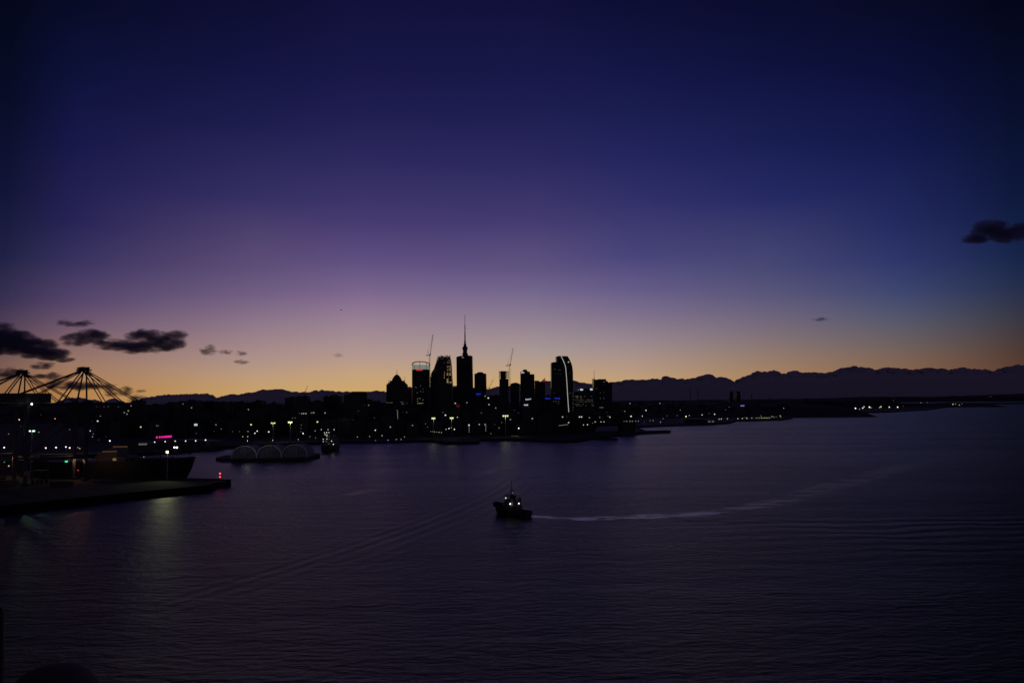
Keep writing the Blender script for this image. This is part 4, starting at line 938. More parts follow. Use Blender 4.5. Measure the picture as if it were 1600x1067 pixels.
for i, (px, Y_, hgt) in enumerate(spots):
    xw = at(px, 640, Y_).x
    for lv in range(hgt):
        ci = rng.integers(0, 5); m_ = CONT[ci]
        st_ = 'left' if px < 20 else 'middle' if px < 40 else 'right'
        if Y_ < 500: lb = CN[ci] + ' container standing alone in front of the %s port crane' % ('farther' if px < 50 else 'nearer')
        else:
            row = i % 4; lb = '%s container, %s from the quay in the %s stack, %s' % (CN[ci], ORD[row], st_, ('at the bottom', 'one up', 'two up')[lv])
        container(xw, Y_, DECK + 0.03 + lv * 2.63, 0.05, m_, lb)
def straddle(px, Y_, rz, label):
    p = at(px, 640, Y_); t_ = thing('straddle_carrier', label, 'carrier', (p.x, Y_, DECK + 0.02), rz, group='straddle carriers on the port yard')
    for sy in (-2.4, 2.4):
        mb = MB()
        for q in (-3.6, -1.2, 1.2, 3.6): mb.cyl((q, sy - 0.3, 0.75), (q, sy + 0.3, 0.75), 0.75, n=14)
        mb.build('wheel_row', M['rubber'], t_)
        MB().box(-4.8, 4.8, sy - 0.35, sy + 0.35, 1.55, 2.2).build('side_beam', M['steel_red'], t_)
        for q in (-4.2, 4.2): MB().box(q - 0.3, q + 0.3, sy - 0.3, sy + 0.3, 2.21, 12.5).build('leg', M['steel_red'], t_)
    mb = MB(); mb.box(-4.8, 4.8, -2.75, -2.1, 12.51, 13.4); mb.box(-4.8, 4.8, 2.1, 2.75, 12.51, 13.4); mb.box(-4.8, -3.8, -2.09, 2.09, 12.51, 13.4); mb.box(3.8, 4.8, -2.09, 2.09, 12.51, 13.4); mb.build('top_frame', M['steel_red'], t_)
    MB().box(4.9, 6.6, -0.2, 2.0, 10.6, 13.0).build('cab', M['glass'], t_)
    MB().box(-3.6, 3.6, -1.5, 1.5, 7.4, 7.9).build('spreader', M['steel_red'], t_)
    return t_
straddle(-2, 500, 0.2, 'straddle carrier between the left edge and farther port crane')
straddle(66, 492, 0.5, 'straddle carrier standing between the pale rear crane legs')

# ------------------------------------------------------------------ lamps and lit windows
LI = []
def L1(s, dc='w'):
    for tk in s.split():
        a = tk.split(','); LI.append((float(a[0]), float(a[1]), a[3] if len(a) > 3 else dc, float(a[2])))
L1('25.8,655.5,.9 30,655.5,.9 13.5,677.8,.5,o 60.5,675,.5 35.5,686.3,.4 26.5,672,.3,g 38,671.5,.3,g 20,665.8,.2 24,665.8,.2 33,665.8,.2 64,648,.2 86,654,.8,o')
L1('6.5,699,1 25.3,699.5,1 35,698.6,.4 71.5,699.7,1 87.5,699,1 103,698,1,k 109,699.5,1 121.5,699,.5 124.5,700.5,.6,y 134.5,698,1 51,717,.6 40,709,.3 13.7,727.7,.7')
L1('151,635.5,.4 156,635.5,.3 162.5,635.5,.3 169,635,.3 185,635.5,.3 184.5,638,.3 183.5,642,.6,y 201,638,.4 200.5,641.8,.6,y 194.3,644.5,.5 198.5,646.8,.5 205,634,.6 181.3,651,.7 119,652.8,.5 125.5,652.8,.4 157,650,.4,k 152.7,657.7,.9 143,658,.2 205,665.2,.8,y 141,673,.7 145.7,677.7,.4 144.5,682.2,.5 108.8,671,.4 116.5,682,.2 171.7,688.5,1,c 165.5,682,.2 154,687,.2')
L1('220,667,.9,y 245,665,.4 247.5,665,.3 286,631,.4 299.3,637,.5 241.7,690.5,.8 258,689.7,.8 273.8,689,.8,k 290,688.8,.8 305.8,688.5,.85 321.2,687.3,.9 306.5,677,.3')
L1('325.2,629.7,.6 314,645,.3,r 309,644,.2 337.5,663.5,.5 345.8,670,.4 334,673.5,.2 363.5,674,.3 374.5,674,.3 387.5,673.8,.5 392.3,663.3,1,y 388,639.8,.6 388,643,.3 388,646,.3 401.8,673.3,.9,g 398.3,676.7,.8 379.3,682,.6,y 387,682,.6,y')
L1('439,635,.6 435.8,638.5,.4 457,653,.3 461.5,653,.3 471.5,646,.6 474.5,646,.6 478,646,.6 486.5,645,.45 490,644.7,.6 493,645,.35 497.5,643.3,.8 496,645,.5 508,645,.6 496,659,1,y 420,674.5,.9 471,664,.3 470,669,.3 470,674,.3 473.5,677,.9 484,682,.4 493,684,.4,k 492.5,673,.5')
L1('533,640.3,.5 576,633,.45 576,637,.3 524,655,.3 586.4,672,.8 599,654.7,.7,y 558.4,682.5,.5 577.5,681.7,.5 597,680.4,.6 610,667,.6 619.2,686.4,.5 626.5,686.4,.5 632,682.5,.5,g 591,645,.25 560,642,.2 554,651,.2 585,653,.2')
L1('547,690,.9,b 567,689.3,.9,b 586.7,688.7,.95,b 606.3,688,.9,b')
L1('696,648.5,.9 692,644,.3 711.5,630,.7 715,651.7,.7 729.5,629,.5 732.8,664,.9 733,667,.4 733,669.5,.4 733,672,.4 733,674.5,.4 748.9,663,.6 697,670.5,.6 701.5,669.3,.8 705.5,668,.6 710,670.5,.85 673,674,.4 676,674,.4 679,674.6,.5 682.5,675,.4 686,675.2,.5 690,675.7,.5 644.5,664.5,.5 665,662,.3 668,667,.3 635.5,644,.3')
L1('758,618.7,.5 763,621.7,.9 764,632,.7,k 774.5,637.3,.5 752,645,.3 797.5,655.3,.5 784,660,.3 758,663,.6 759,665.5,.4 759,668,.4 759,670.5,.4 759,673,.4 767,677,.4 779.8,668.5,.5,y 790,668.5,.25,g 773,663,.2 810.5,669,1 831.7,653.8,.7,y 800,681,.25 803,681,.3 806,681,.3 809,681.2,.3 804,641,.2 810,645,.2')
L1('879,651.3,.7 905.5,651.2,.8 908.7,651.2,.8 921,652.5,.5 937,652,.4 950,650,.3 953,651.5,.7 885,660,.7 888.5,660,.7 888,663,.6 911.5,663.8,.7 918,663.3,.7 926,661,.3 930,659.3,.7 935,659.3,.7 939,659.3,.7 943.7,659.3,.7 929,685.3,.6')
L1('984.3,630.5,.5 1031,630,.5 1009.5,641,.9,y 976,643,.7,y 986,650.3,.9 1003.7,650,.65 1036,654,.4 1032,659.3,.5 971,658,.25 975,658,.3 979,658,.45 984,658,.45 988,658,.45 993,657.8,.45 997.3,657.8,.45 1006.5,657.5,.3,b 1015.7,657,.4,y 1020.5,657,.45,y 1042,649.5,.3 1058,649,.3 1063,640.5,.4 1072,650.5,.95,y 1077,649,.5,y')
L1('1097,648,.65 1116.6,647,.75 1134,640,.3 1139.5,636,.3 1142.5,636,.3 1123.5,654.7,.6,y 1127,654.5,.65,y 1136.7,654,.6,y 1153,654,.8,y 1160,653.5,.8,y 1167,653.3,.85,y 1174.5,653,.7 1182,653,.7,y 1186,653,.7,y 1190,652.8,.8,y 1194,652.8,.8,y 1198,652.8,.8,y 1202,652.8,.7,y 1206,650.5,.7,y 1189,649.5,.5,c 1209,651.5,.6,y 1213,651,.5,y 1219,649.5,.75,y 1220,651.8,.5,y 1224.5,637.5,.6 1108,646,.3 1164,652,.4')
L1('1264.5,639,.4,y 1275.5,638,.5,o 1290,641,.5 1294,641,.5 1299.5,638,.85 1314,641,.4,o 1322.7,638.4,1 1336.7,637.8,1 1334,642.8,.6 1343,639,.5 1348,637.5,.8 1350,635.5,.7 1358.5,636,1 1361,637,.5 1376.5,635.3,.8,y 1374.5,636.5,.6 1389.5,636,.8 1402.5,636,.9 1411,634.5,.3,o 1439,629.2,.4 1449,629,.3 1489,631.5,.8,o 1493,631,.5,o 1499,632.5,.5 1503,630.8,.4,o 1548,619.5,.5 1580,615.5,.3 1396,625.5,.25')
CN2 = dict(w='white', y='yellowish', g='pale green', o='orange', r='red', b='blue', c='bluish white', k='pinkish', G='green')
shp = [(-600, 850), (0, 752), (61, 752), (62, 716), (160, 714), (282, 708.5), (340, 702), (350, 701)] + shore + [(1049, 666)] + shore2[1:] + [(1239, 649.6)] + shore3[1:] + [(1600, 628.5)]
sx = np.array([p[0] for p in shp], float); sy = np.array([p[1] for p in shp], float)
def shoreY(px):
    return G(px, float(np.interp(px, sx, sy)), 0).y
lampq = []
winc = 0
for px, py, c, s in LI:
    # a lit window where a building faces us at that spot, otherwise a lamp on a post
    cand = [b for b in BUILD if b[0] + 0.4 < px < b[1] - 0.4 and b[2] + 1.5 < py]
    sY = shoreY(px)
    hh = 11.0 if c != 'b' else 4.5
    dpx = py - hor(px)
    Yl = (CAMZ - DECK - hh) * F / dpx if dpx > 2 else 1e9
    Yl = max(Yl, sY + (2.5 if c == 'b' else 12))
    if cand:
        b = min(cand, key=lambda q: q[3])
        if b[3] < Yl + 2 and py < 676:
            window(b[4], b[5], px, py, 1.5 + 0.5 * s, 1.3 + 0.4 * s, b[3], c, 1.2 * s ** 2.6 + 0.02); winc += 1; continue
        Yl = min(Yl, b[3] - 4)
    if px > 1530: Yl = 12300
    Yl = min(Yl, 2400 if px < 1240 else 4600) if px < 1530 else Yl
    lampq.append((px, py, c, s, Yl))
lampq.sort()
grp = {}
for l in lampq: grp.setdefault((landmark(l[0]), CN2[l[2]], l[3] > 0.55), []).append(l)
POLE = M['steel']
for (lm, cn, br), ls in grp.items():
    for i, (px, py, c, s, Yl) in enumerate(ls):
        p = at(px, py, Yl); k = Yl / F; r = min(1.5 if Yl < 2500 else 3.0, k * (0.5 + 0.5 * s)) * (0.7 if 1140 < px < 1225 else 1); hz = p.z - DECK
        if len(ls) > 1: lb = '%s %s %s lamp from left, %s' % (ORD[i] if i < 20 else 'last', 'bright' if br else 'dim', cn, lm)
        else: lb = 'lone %s %s lamp %s' % ('bright' if br else 'dim', cn, lm)
        e = 2.1 * s ** 2.6 + 0.03
        if Yl < 900:
            root = thing('street_lamp', lb, 'lamp', (p.x, Yl, DECK), group='lamps along the waterfront')
            MB().cyl((0, 0.5, 0), (0, 0.5, hz + 0.3), 0.2, 0.12, 6).build('post', POLE, root)
            MB().ball((0, 0, hz), r, 2).build('lamp_head', emit(c, e), root)
            if s > 0.95: lamp_light(root, (0, -r - 0.3, hz), c, 160, 0.3)
        else:
            mb = MB(); mb.cyl((0, r + .2, 0), (0, r + .2, max(1, hz + r * .3)), 0.16, n=5); mb.cur = 1; mb.ball((0, 0, hz), r, 1)
            ob = mb.build('street_lamp', [POLE, emit(c, e)]); ob.location = (p.x, Yl, DECK); tag(ob, lb, 'lamp', 'lamps along the waterfront')
            if c == 'b' or (s > 0.94 and Yl < 1700): lamp_light(ob, (0, -r - 0.5, hz), c, 500 if c == 'b' else 90, 0.6)
# tall twin-headed floodlight masts
def flood(px, py, Yd, heads, c, e, label, watts=0, wpx=2.8, hpx=1.9):
    k = Yd / F; p = at(px, py, Yd); hz = p.z - DECK; t_ = thing('floodlight_mast', label, 'lamp mast', (p.x, Yd, DECK), group='tall floodlight masts')
    MB().cyl((0, 0.7, 0), (0, 0.7, hz - 0.4 * k), 0.4, 0.28, 8).build('post', M['steel_pale'], t_)
    MB().box(heads[0] * k, heads[-1] * k, 0.5, 0.9, hz - 0.3, hz + 0.1).build('crossarm', M['steel'], t_)
    for h in heads: MB().box((h - wpx / 2) * k, (h + wpx / 2) * k, -0.5, 0.45, hz - hpx * k / 2, hz + hpx * k / 2).build('lamp_head', emit(c, e), t_)
    if watts:
        l = lamp_light(t_, (0, -1.2, hz - 1.0), c, watts, 0.5)
        if Yd < 600:
            l.data.type = 'SPOT'; l.data.spot_size = R(95); l.data.spot_blend = 0.8; l.rotation_euler = (R(-62), 0, R(8)); l.data.shadow_soft_size = 0.5
    return t_
flood(49.3, 673.3, 540, (-3.2, 3.2), 'g', 2.5, 'tall twin floodlight between the two port cranes', 1800)
flood(426.8, 660.8, 1010, (-2.2, 2.2), 'y', 0.9, 'twin yellow floodlight mast above the middle arched shed', 500, 2.2)
flood(453.4, 659.6, 1010, (-1.9, 1.9), 'y', 1.6, 'brightest twin yellow floodlight mast, above the third shed', 900, 2.4, 2.2)
flood(677.2, 653.5, 1080, (-1.4, 1.4), 'y', 1.0, 'left of two matching yellow floodlight masts below the unfinished tower', 500, 2.8, 2.4)
flood(705.8, 653.1, 1080, (-1.4, 1.4), 'y', 1.0, 'right of two matching yellow floodlight masts below the unfinished tower', 500, 2.8, 2.4)
flood(789.8, 649.7, 1095, (-3.2, 0, 3.2), 'y', 1.1, 'yellow floodlight mast with three heads below the framed-top tower', 800, 2.4, 2.2)
t_ = flood(261.3, 706, 508, (0,), 'y', 5, 'lone yellow-green floodlight mast on the dark pier', 2800, 2.6, 3.0)
# lit billboard
Yf = 940; p = at(305.8, 663.5, Yf); k = Yf / F; t_ = thing('billboard', 'small pale glowing billboard above the quay lamps', 'billboard', (p.x, Yf, DECK))
MB().box(-2.4 * k, 2.4 * k, 0, 0.4, p.z - DECK - 1.6 * k, p.z - DECK + 1.6 * k).build('lit_panel', emit('t', 0.75), t_); MB().box(-2.9 * k, 2.9 * k, 0.42, 0.8, p.z - DECK - 2.6 * k, p.z - DECK + 2.2 * k).build('frame', M['steel'], t_)
MB().cyl((-1.5 * k, 0.6, 0), (-1.5 * k, 0.6, p.z - DECK - 2.6 * k), 0.3, n=6).cyl((1.5 * k, 0.6, 0), (1.5 * k, 0.6, p.z - DECK - 2.6 * k), 0.3, n=6).build('posts', M['steel'], t_)
# green signal lamps, red beacons
for px, py, Yd, c, e, lb, wt in ((6.7, 721, 520, 'G', 1.4, 'green signal lamp under the farther port crane', 0), (103.6, 720.8, 500, 'G', 1.4, 'green signal lamp under the nearer port crane', 0), (122, 734.5, 505, 'r', .35, 'dim red tail lamp on the yard right of the nearer crane', 0)):
    p = at(px, py, Yd); t_ = thing('signal_lamp', lb, 'lamp', (p.x, Yd, DECK), group='coloured signal lamps of the port')
    MB().cyl((0, 0.5, 0), (0, 0.5, p.z - DECK), 0.12, n=6).build('post', POLE, t_); MB().ball((0, 0, p.z - DECK), 0.62, 2, (1.7, 0.6, 0.7) if c == 'G' else (1, .6, .8)).build('lens', emit(c, e), t_)
Yb = G(344, 750.5, DECK).y; p = at(344, 749, Yb); t_ = thing('harbour_beacon', 'post with two red lights at the tip of the pier', 'beacon', (p.x, Yb, DECK))
za, zb = at(344, 744.8, Yb).z - DECK, at(344, 739.5, Yb).z - DECK
MB().cyl((0, 0, 0), (0, 0, zb + 1.0), 0.16, 0.12, 8).box(-0.7, 0.7, -0.5, 0.5, 0, 0.6).build('post', M['steel'], t_)
for z_, sc_ in ((za, .46), (zb, .52)): MB().ball((0, -0.4, z_), sc_, 2).build('red_lamp', emit('r', 3.2), t_)
lamp_light(t_, (0, -1.2, zb), 'r', 12, 0.3)
# canopy edge and grey sloping roof on the wharf
t_ = thing('ferry_canopy', 'low canopy with pale lit edge below the curved tower', 'canopy', (at(880, 664, 1060).x, 1060, DECK))
a, b = at(873, 664.8, 1060), at(887.5, 663, 1060); MB().prism([(a.x - t_.location.x, a.z - DECK - 0.7), (b.x - t_.location.x, b.z - DECK - 0.7), (b.x - t_.location.x, b.z - DECK), (a.x - t_.location.x, a.z - DECK)], 0.1, 12).build('roof', M['steel'], t_)
MB().cyl((a.x - t_.location.x, -0.1, a.z - DECK), (b.x - t_.location.x, -0.1, b.z - DECK), 0.28, n=6).build('lit_edge', emit('d', 0.35), t_)
mb = MB()
for f in (0.05, 0.5, 0.95): mb.cyl((a.x - t_.location.x + (b.x - a.x) * f, 5, 0), (a.x - t_.location.x + (b.x - a.x) * f, 5, a.z - DECK - 0.7), 0.25, n=6)
mb.build('columns', M['steel'], t_)
t_ = thing('ferry_shed', 'wharf shed with pale sloping roof right of the canopy', 'shed', (at(945, 670, 1090).x, 1100, DECK))
q = lambda px_, py_: (at(px_, py_, 1090).x - t_.location.x, at(px_, py_, 1090).z - DECK)
A, B_, C_, D_ = q(932, 674), q(936, 667), q(967, 665.6), q(966, 673)
MB().prism([(A[0], 0), (D_[0], 0), D_, A], -8, 12).build('wall', M['steel'], t_)
mb = MB(); mb.add([(A[0], -8.4, A[1]), (D_[0], -8.4, D_[1]), (C_[0], 2, C_[1]), (B_[0], 2, B_[1]), (A[0], 12.4, A[1] - .02), (D_[0], 12.4, D_[1] - .02)], [(0, 1, 2, 3), (3, 2, 5, 4), (0, 3, 4), (1, 5, 2)]); mb.build('roof', M['tent'], t_)
# red glow banner, blue-lit sign far right
t_ = thing('banner', 'dim red square banner below the spire tower', 'banner', (at(715.5, 634, 1236).x, 1237, DECK)); z_ = at(715.5, 634, 1236).z - DECK
MB().box(-2.6, 2.6, -0.3, 0, z_ - 2.2, z_ + 2).build('panel', emit('r', 0.06), t_); MB().box(-0.3, 0.3, 0.01, 0.4, 0, z_).build('post', M['steel'], t_)
t_ = thing('roof_sign', 'small bluish white glowing sign below the right slim tower', 'sign', (at(1160.5, 634, 2350).x, 2350, DECK)); z_ = at(1160.5, 633.8, 2350).z - DECK
glyphs(t_, tuple(t_.location), 1160.3, 633.8, 6.0, 1.6, 2350, 'b', 1.0, 4, 31); MB().box(-9, 9, 0.2, 14, 0, z_ - 1.2).build('block', M['concrete'], t_)
# low sheds along the right shore
for i, (xa, xb, yy, lb) in enumerate(((1068, 1100, 654, 'long low shed with faint blue roof on the right shore'), (1104, 1118, 655.5, 'short low shed with pinkish lit doors on the right shore'))):
    Yd = G((xa + xb) / 2, 663.5).y + 25; a, b = at(xa, yy, Yd), at(xb, yy, Yd); t_ = thing('boat_shed', lb, 'shed', ((a.x + b.x) / 2, Yd, DECK)); h_ = a.z - DECK; wd = (b.x - a.x) / 2
    MB().box(-wd, wd, 0, 30, 0, h_ - 2).build('wall', M['steel'], t_); MB().prism([(-wd - 1, h_ - 1.99), (wd + 1, h_ - 1.99), (wd - 2, h_), (-wd + 2, h_)], -1, 31).build('roof', M['tent'], t_)
    if i:
        for q_ in (-4, 4): MB().box(q_ - 2.5, q_ + 2.5, -0.3, -0.05, 1, 4.5).build('lit_door', emit('k', .1), t_)

# ------------------------------------------------------------------ tugboat
Yt = G(800, 804.5).y; tp = G(801, 804.5)
tug = thing('tugboat', 'dark tugboat with tall mast and two bright deck lamps, heading left', 'boat', (tp.x, tp.y, 0), R(180 - 50))
TL, TB = 21.5, 8.4
st = []; mb = MB(); n = 26
for i in range(n + 1):
    f = i / n; x_ = -TL / 2 + TL * f
    e_ = min(1, math.sqrt(max(0.0, 1 - (max(0, 0.22 - f) / 0.22) ** 2.4)) * 0.98 + 0.02) if f < 0.5 else max(0.03, (1 - ((f - 0.5) / 0.5) ** 2.6)) ** 0.62
    e_ = max(e_, 0.30 if f < 0.02 else 0.04)
    zt = 1.55 + 2.5 * max(0, (f - 0.35) / 0.65) ** 1.7 + 0.25 * max(0, (0.2 - f) / 0.2)
    wd = TB / 2 * e_; wl = wd * (0.93 - 0.25 * max(0, (f - 0.6) / 0.4)); rk = 1.2 * max(0, (f - 0.85) / 0.15) ** 2
    pts = []
    for sg in (-1, 1):
        c_ = [(x_ + rk, sg * (wd - 0.25 * min(1, e_)), zt + 0.0), (x_ + rk, sg * wd, zt + 0.0), (x_ + rk * .8, sg * wd, zt - 0.5), (x_ + rk * .5, sg * (wd * 0.97), zt * 0.45), (x_, sg * wl, -0.05), (x_ - rk * .5, sg * wl * 0.6, -1.4)]
        pts += c_ if sg < 0 else c_[::-1]
    st.append(pts)
loft(mb, st); mb.build('hull', M['hull'], tug, smooth=False)
def deckz(f): return 1.55 + 2.5 * max(0, (f - 0.35) / 0.65) ** 1.7 + 0.25 * max(0, (0.2 - f) / 0.2)
mb = MB()     # bulwark and fender follow the sheer
for sg in (-1, 1):
    for i in range(n):
        a = st[i][1 if sg < 0 else 10]; b = st[i + 1][1 if sg < 0 else 10]
        mb.add([a, b, (b[0], b[1], b[2] + 0.8), (a[0], a[1], a[2] + 0.8), (a[0], a[1] - sg * 0.1, a[2]), (b[0], b[1] - sg * 0.1, b[2]), (b[0], b[1] - sg * 0.1, b[2] + 0.8), (a[0], a[1] - sg * 0.1, a[2] + 0.8)], [(0, 1, 2, 3), (7, 6, 5, 4), (3, 2, 6, 7)])
a, b = st[-1][1], st[-1][10]; mb.add([a, b, (b[0], b[1], b[2] + .8), (a[0], a[1], a[2] + .8)], [(0, 1, 2, 3)])
mb.build('bulwark', M['hull'], tug)
mb = MB()
for sg in (-1, 1):
    for i in range(n):
        a = st[i][1 if sg < 0 else 10]; b = st[i + 1][1 if sg < 0 else 10]
        mb.cyl((a[0], a[1] + sg * 0.12, a[2] - 0.25), (b[0], b[1] + sg * 0.12, b[2] - 0.25), 0.32, n=8)
bx, bz = st[-1][1][0], st[-1][1][2]
for zz_ in (0.35, -0.3, -0.95): mb.cyl((bx + 0.1, -1.2, bz + zz_), (bx + 0.1, 1.2, bz + zz_), 0.38, n=10)
mb.build('fender', M['rubber'], tug)
for i, (f, sg) in enumerate(((0.3, -1), (0.42, -1), (0.54, -1), (0.66, -1), (0.3, 1), (0.42, 1), (0.54, 1), (0.66, 1))):
    s_ = st[int(f * n)][1 if sg < 0 else 10]; mb = MB(); m_ = 14
    for j in range(m_):
        t0, t1 = 2 * math.pi * j / m_, 2 * math.pi * (j + 1) / m_
        mb.cyl((s_[0] + 0.42 * math.cos(t0), s_[1] + sg * 0.5, s_[2] - 0.75 + 0.42 * math.sin(t0)), (s_[0] + 0.42 * math.cos(t1), s_[1] + sg * 0.5, s_[2] - 0.75 + 0.42 * math.sin(t1)), 0.17, n=6)
    mb.build('tyre', M['rubber'], tug)
def chamfer(x0, x1, w_, z0, z1, ins, c_=0.8):
    mb = MB()
    base = [(x0, -w_), (x1 - c_, -w_), (x1, -w_ + c_), (x1, w_ - c_), (x1 - c_, w_), (x0, w_)]
    top = [(x0 + ins, -w_ + ins), (x1 - c_ - ins * .5, -w_ + ins), (x1 - ins * .5, -w_ + c_ + ins * .4), (x1 - ins * .5, w_ - c_ - ins * .4), (x1 - c_ - ins * .5, w_ - ins), (x0 + ins, w_ - ins)]
    n_ = 6; vs = [(x, y, z0) for x, y in base] + [(x, y, z1) for x, y in top]
    return mb.add(vs, [tuple(range(n_)), tuple(range(2 * n_ - 1, n_ - 1, -1))] + [(i, n_ + i, n_ + (i + 1) % n_, (i + 1) % n_) for i in range(n_)])
chamfer(-3.4, 5.0, 2.7, 1.3, 4.6, 0.05).build('deckhouse', M['whitepaint'], tug)
chamfer(-1.4, 4.2, 2.2, 4.61, 6.3, 0.1).build('upper_deckhouse', M['whitepaint'], tug)
wh = chamfer(-0.2, 3.2, 1.75, 6.31, 8.5, -0.12, 0.6).build('wheelhouse', M['whitepaint'], tug)
mb = MB(); mb.box(-0.6, 3.7, -2.1, 2.1, 8.51, 8.68); mb.build('wheelhouse_roof', M['whitepaint'], tug)
mb = MB()
for y_ in (-1.88, 1.84):
    for q in range(3): mb.box(0.1 + q * 0.9, 0.85 + q * 0.9, y_, y_ + 0.04, 7.3, 8.25)
for q in range(3): mb.box(3.29, 3.33, -1.05 + q * 0.72, -0.42 + q * 0.72, 7.35, 8.25); mb.box(-0.36, -0.32, -1.05 + q * 0.72, -0.42 + q * 0.72, 7.35, 8.25)
mb.build('window', M['glass'], wh)
for sg in (-1, 1):
    mb = MB(); mb.box(-3.3, -1.9, sg * 1.85 - 0.45, sg * 1.85 + 0.45, 4.61, 7.6); fn = mb.build('funnel', M['whitepaint'], tug)
    MB().cyl((-2.6, sg * 1.85, 7.6), (-2.9, sg * 1.85, 8.5), 0.2, n=8).build('exhaust', M['steel'], fn)
mb = MB(); mb.cyl((0.6, 0, 8.68), (0.6, 0, 15.9), 0.17, 0.08, 8).cyl((0.6, 0, 8.68), (0.6, 0, 11.0), 0.4, 0.2, 8).box(0.5, 0.7, -1.3, 1.3, 10.6, 10.7).box(0.5, 0.7, -0.9, 0.9, 11.6, 11.68).cyl((0.6, -1.2, 10.7), (0.6, -1.2, 11.3), 0.1, n=6).cyl((0.6, 1.2, 10.7), (0.6, 1.2, 11.3), 0.1, n=6)
mb.cyl((-0.4, 0, 8.68), (0.5, 0, 11.4), 0.08, n=5).cyl((1.5, -0.6, 8.68), (1.5, -0.6, 9.6), 0.12, n=6).cyl((-0.4, 1.4, 8.68), (-0.4, 1.4, 11.6), 0.04, n=4).cyl((-0.4, -1.4, 8.68), (-0.4, -1.4, 11.2), 0.04, n=4)
ms = mb.build('mast', M['steel'], tug)
MB().box(1.0, 1.9, -0.8, 0.8, 9.75, 9.9).build('radar', M['whitepaint'], ms)
mb = MB(); mb.cyl((1.5, 1.1, 8.9), (2.1, 1.1, 9.0), 0.25, n=10).cyl((1.7, 1.1, 8.68), (1.7, 1.1, 8.9), 0.08, n=6); mb.build('searchlight', M['steel'], tug)
mb = MB(); mb.cyl((7.2, -1.1, 3.5), (7.2, 1.1, 3.5), 0.55, n=14).box(6.6, 7.8, -1.4, -1.15, 2.6, 4.0).box(6.6, 7.8, 1.15, 1.4, 2.6, 4.0); mb.build('winch', M['steel'], tug)
mb = MB(); mb.cyl((-5.2, 0, 1.5), (-5.2, 0, 3.0), 0.25, n=10).box(-5.5, -4.9, -1.4, 1.4, 2.6, 2.9).cyl((-5.2, -1.4, 1.5), (-5.2, -1.4, 2.75), 0.14, n=8).cyl((-5.2, 1.4, 1.5), (-5.2, 1.4, 2.75), 0.14, n=8); mb.build('towing_bitt', M['steel'], tug)
for (x0, x1, w_, z0) in ((-1.4, 4.9, 2.6, 4.6), (-0.9, 4.0, 2.1, 6.3)):
    mb = MB()
    for sg in (-1, 1):
        for zz_ in (0.5, 1.0): mb.cyl((x0, sg * w_, z0 + zz_), (x1 - .6, sg * w_, z0 + zz_), 0.035, n=4)
        for q in np.linspace(x0, x1 - .6, 6): mb.cyl((q, sg * w_, z0), (q, sg * w_, z0 + 1.0), 0.035, n=4)
    mb.build('railing', M['steel'], tug)
inv = tug.rotation_euler.to_matrix().inverted()
def tuglamp(px, py, yl, r, c, e, watts=0):
    q = at(px, py, Yt + yl) - tug.location; q = inv @ q
    MB().ball(q, r, 2).build('deck_lamp', emit(c, e), tug)
    if watts: lamp_light(tug, q + inv @ Vector((0, -r - 0.25, -0.1)), c, watts, 0.15)
tuglamp(797.2, 787.0, -3.2, 0.30, 'w', 3.2, 5); tuglamp(810.8, 786.4, -2.5, 0.27, 'w', 2.8); tuglamp(790.4, 777.8, -0.5, 0.30, 'w', 1.0); tuglamp(800.6, 769.6, -0.8, 0.22, 'w', .25)

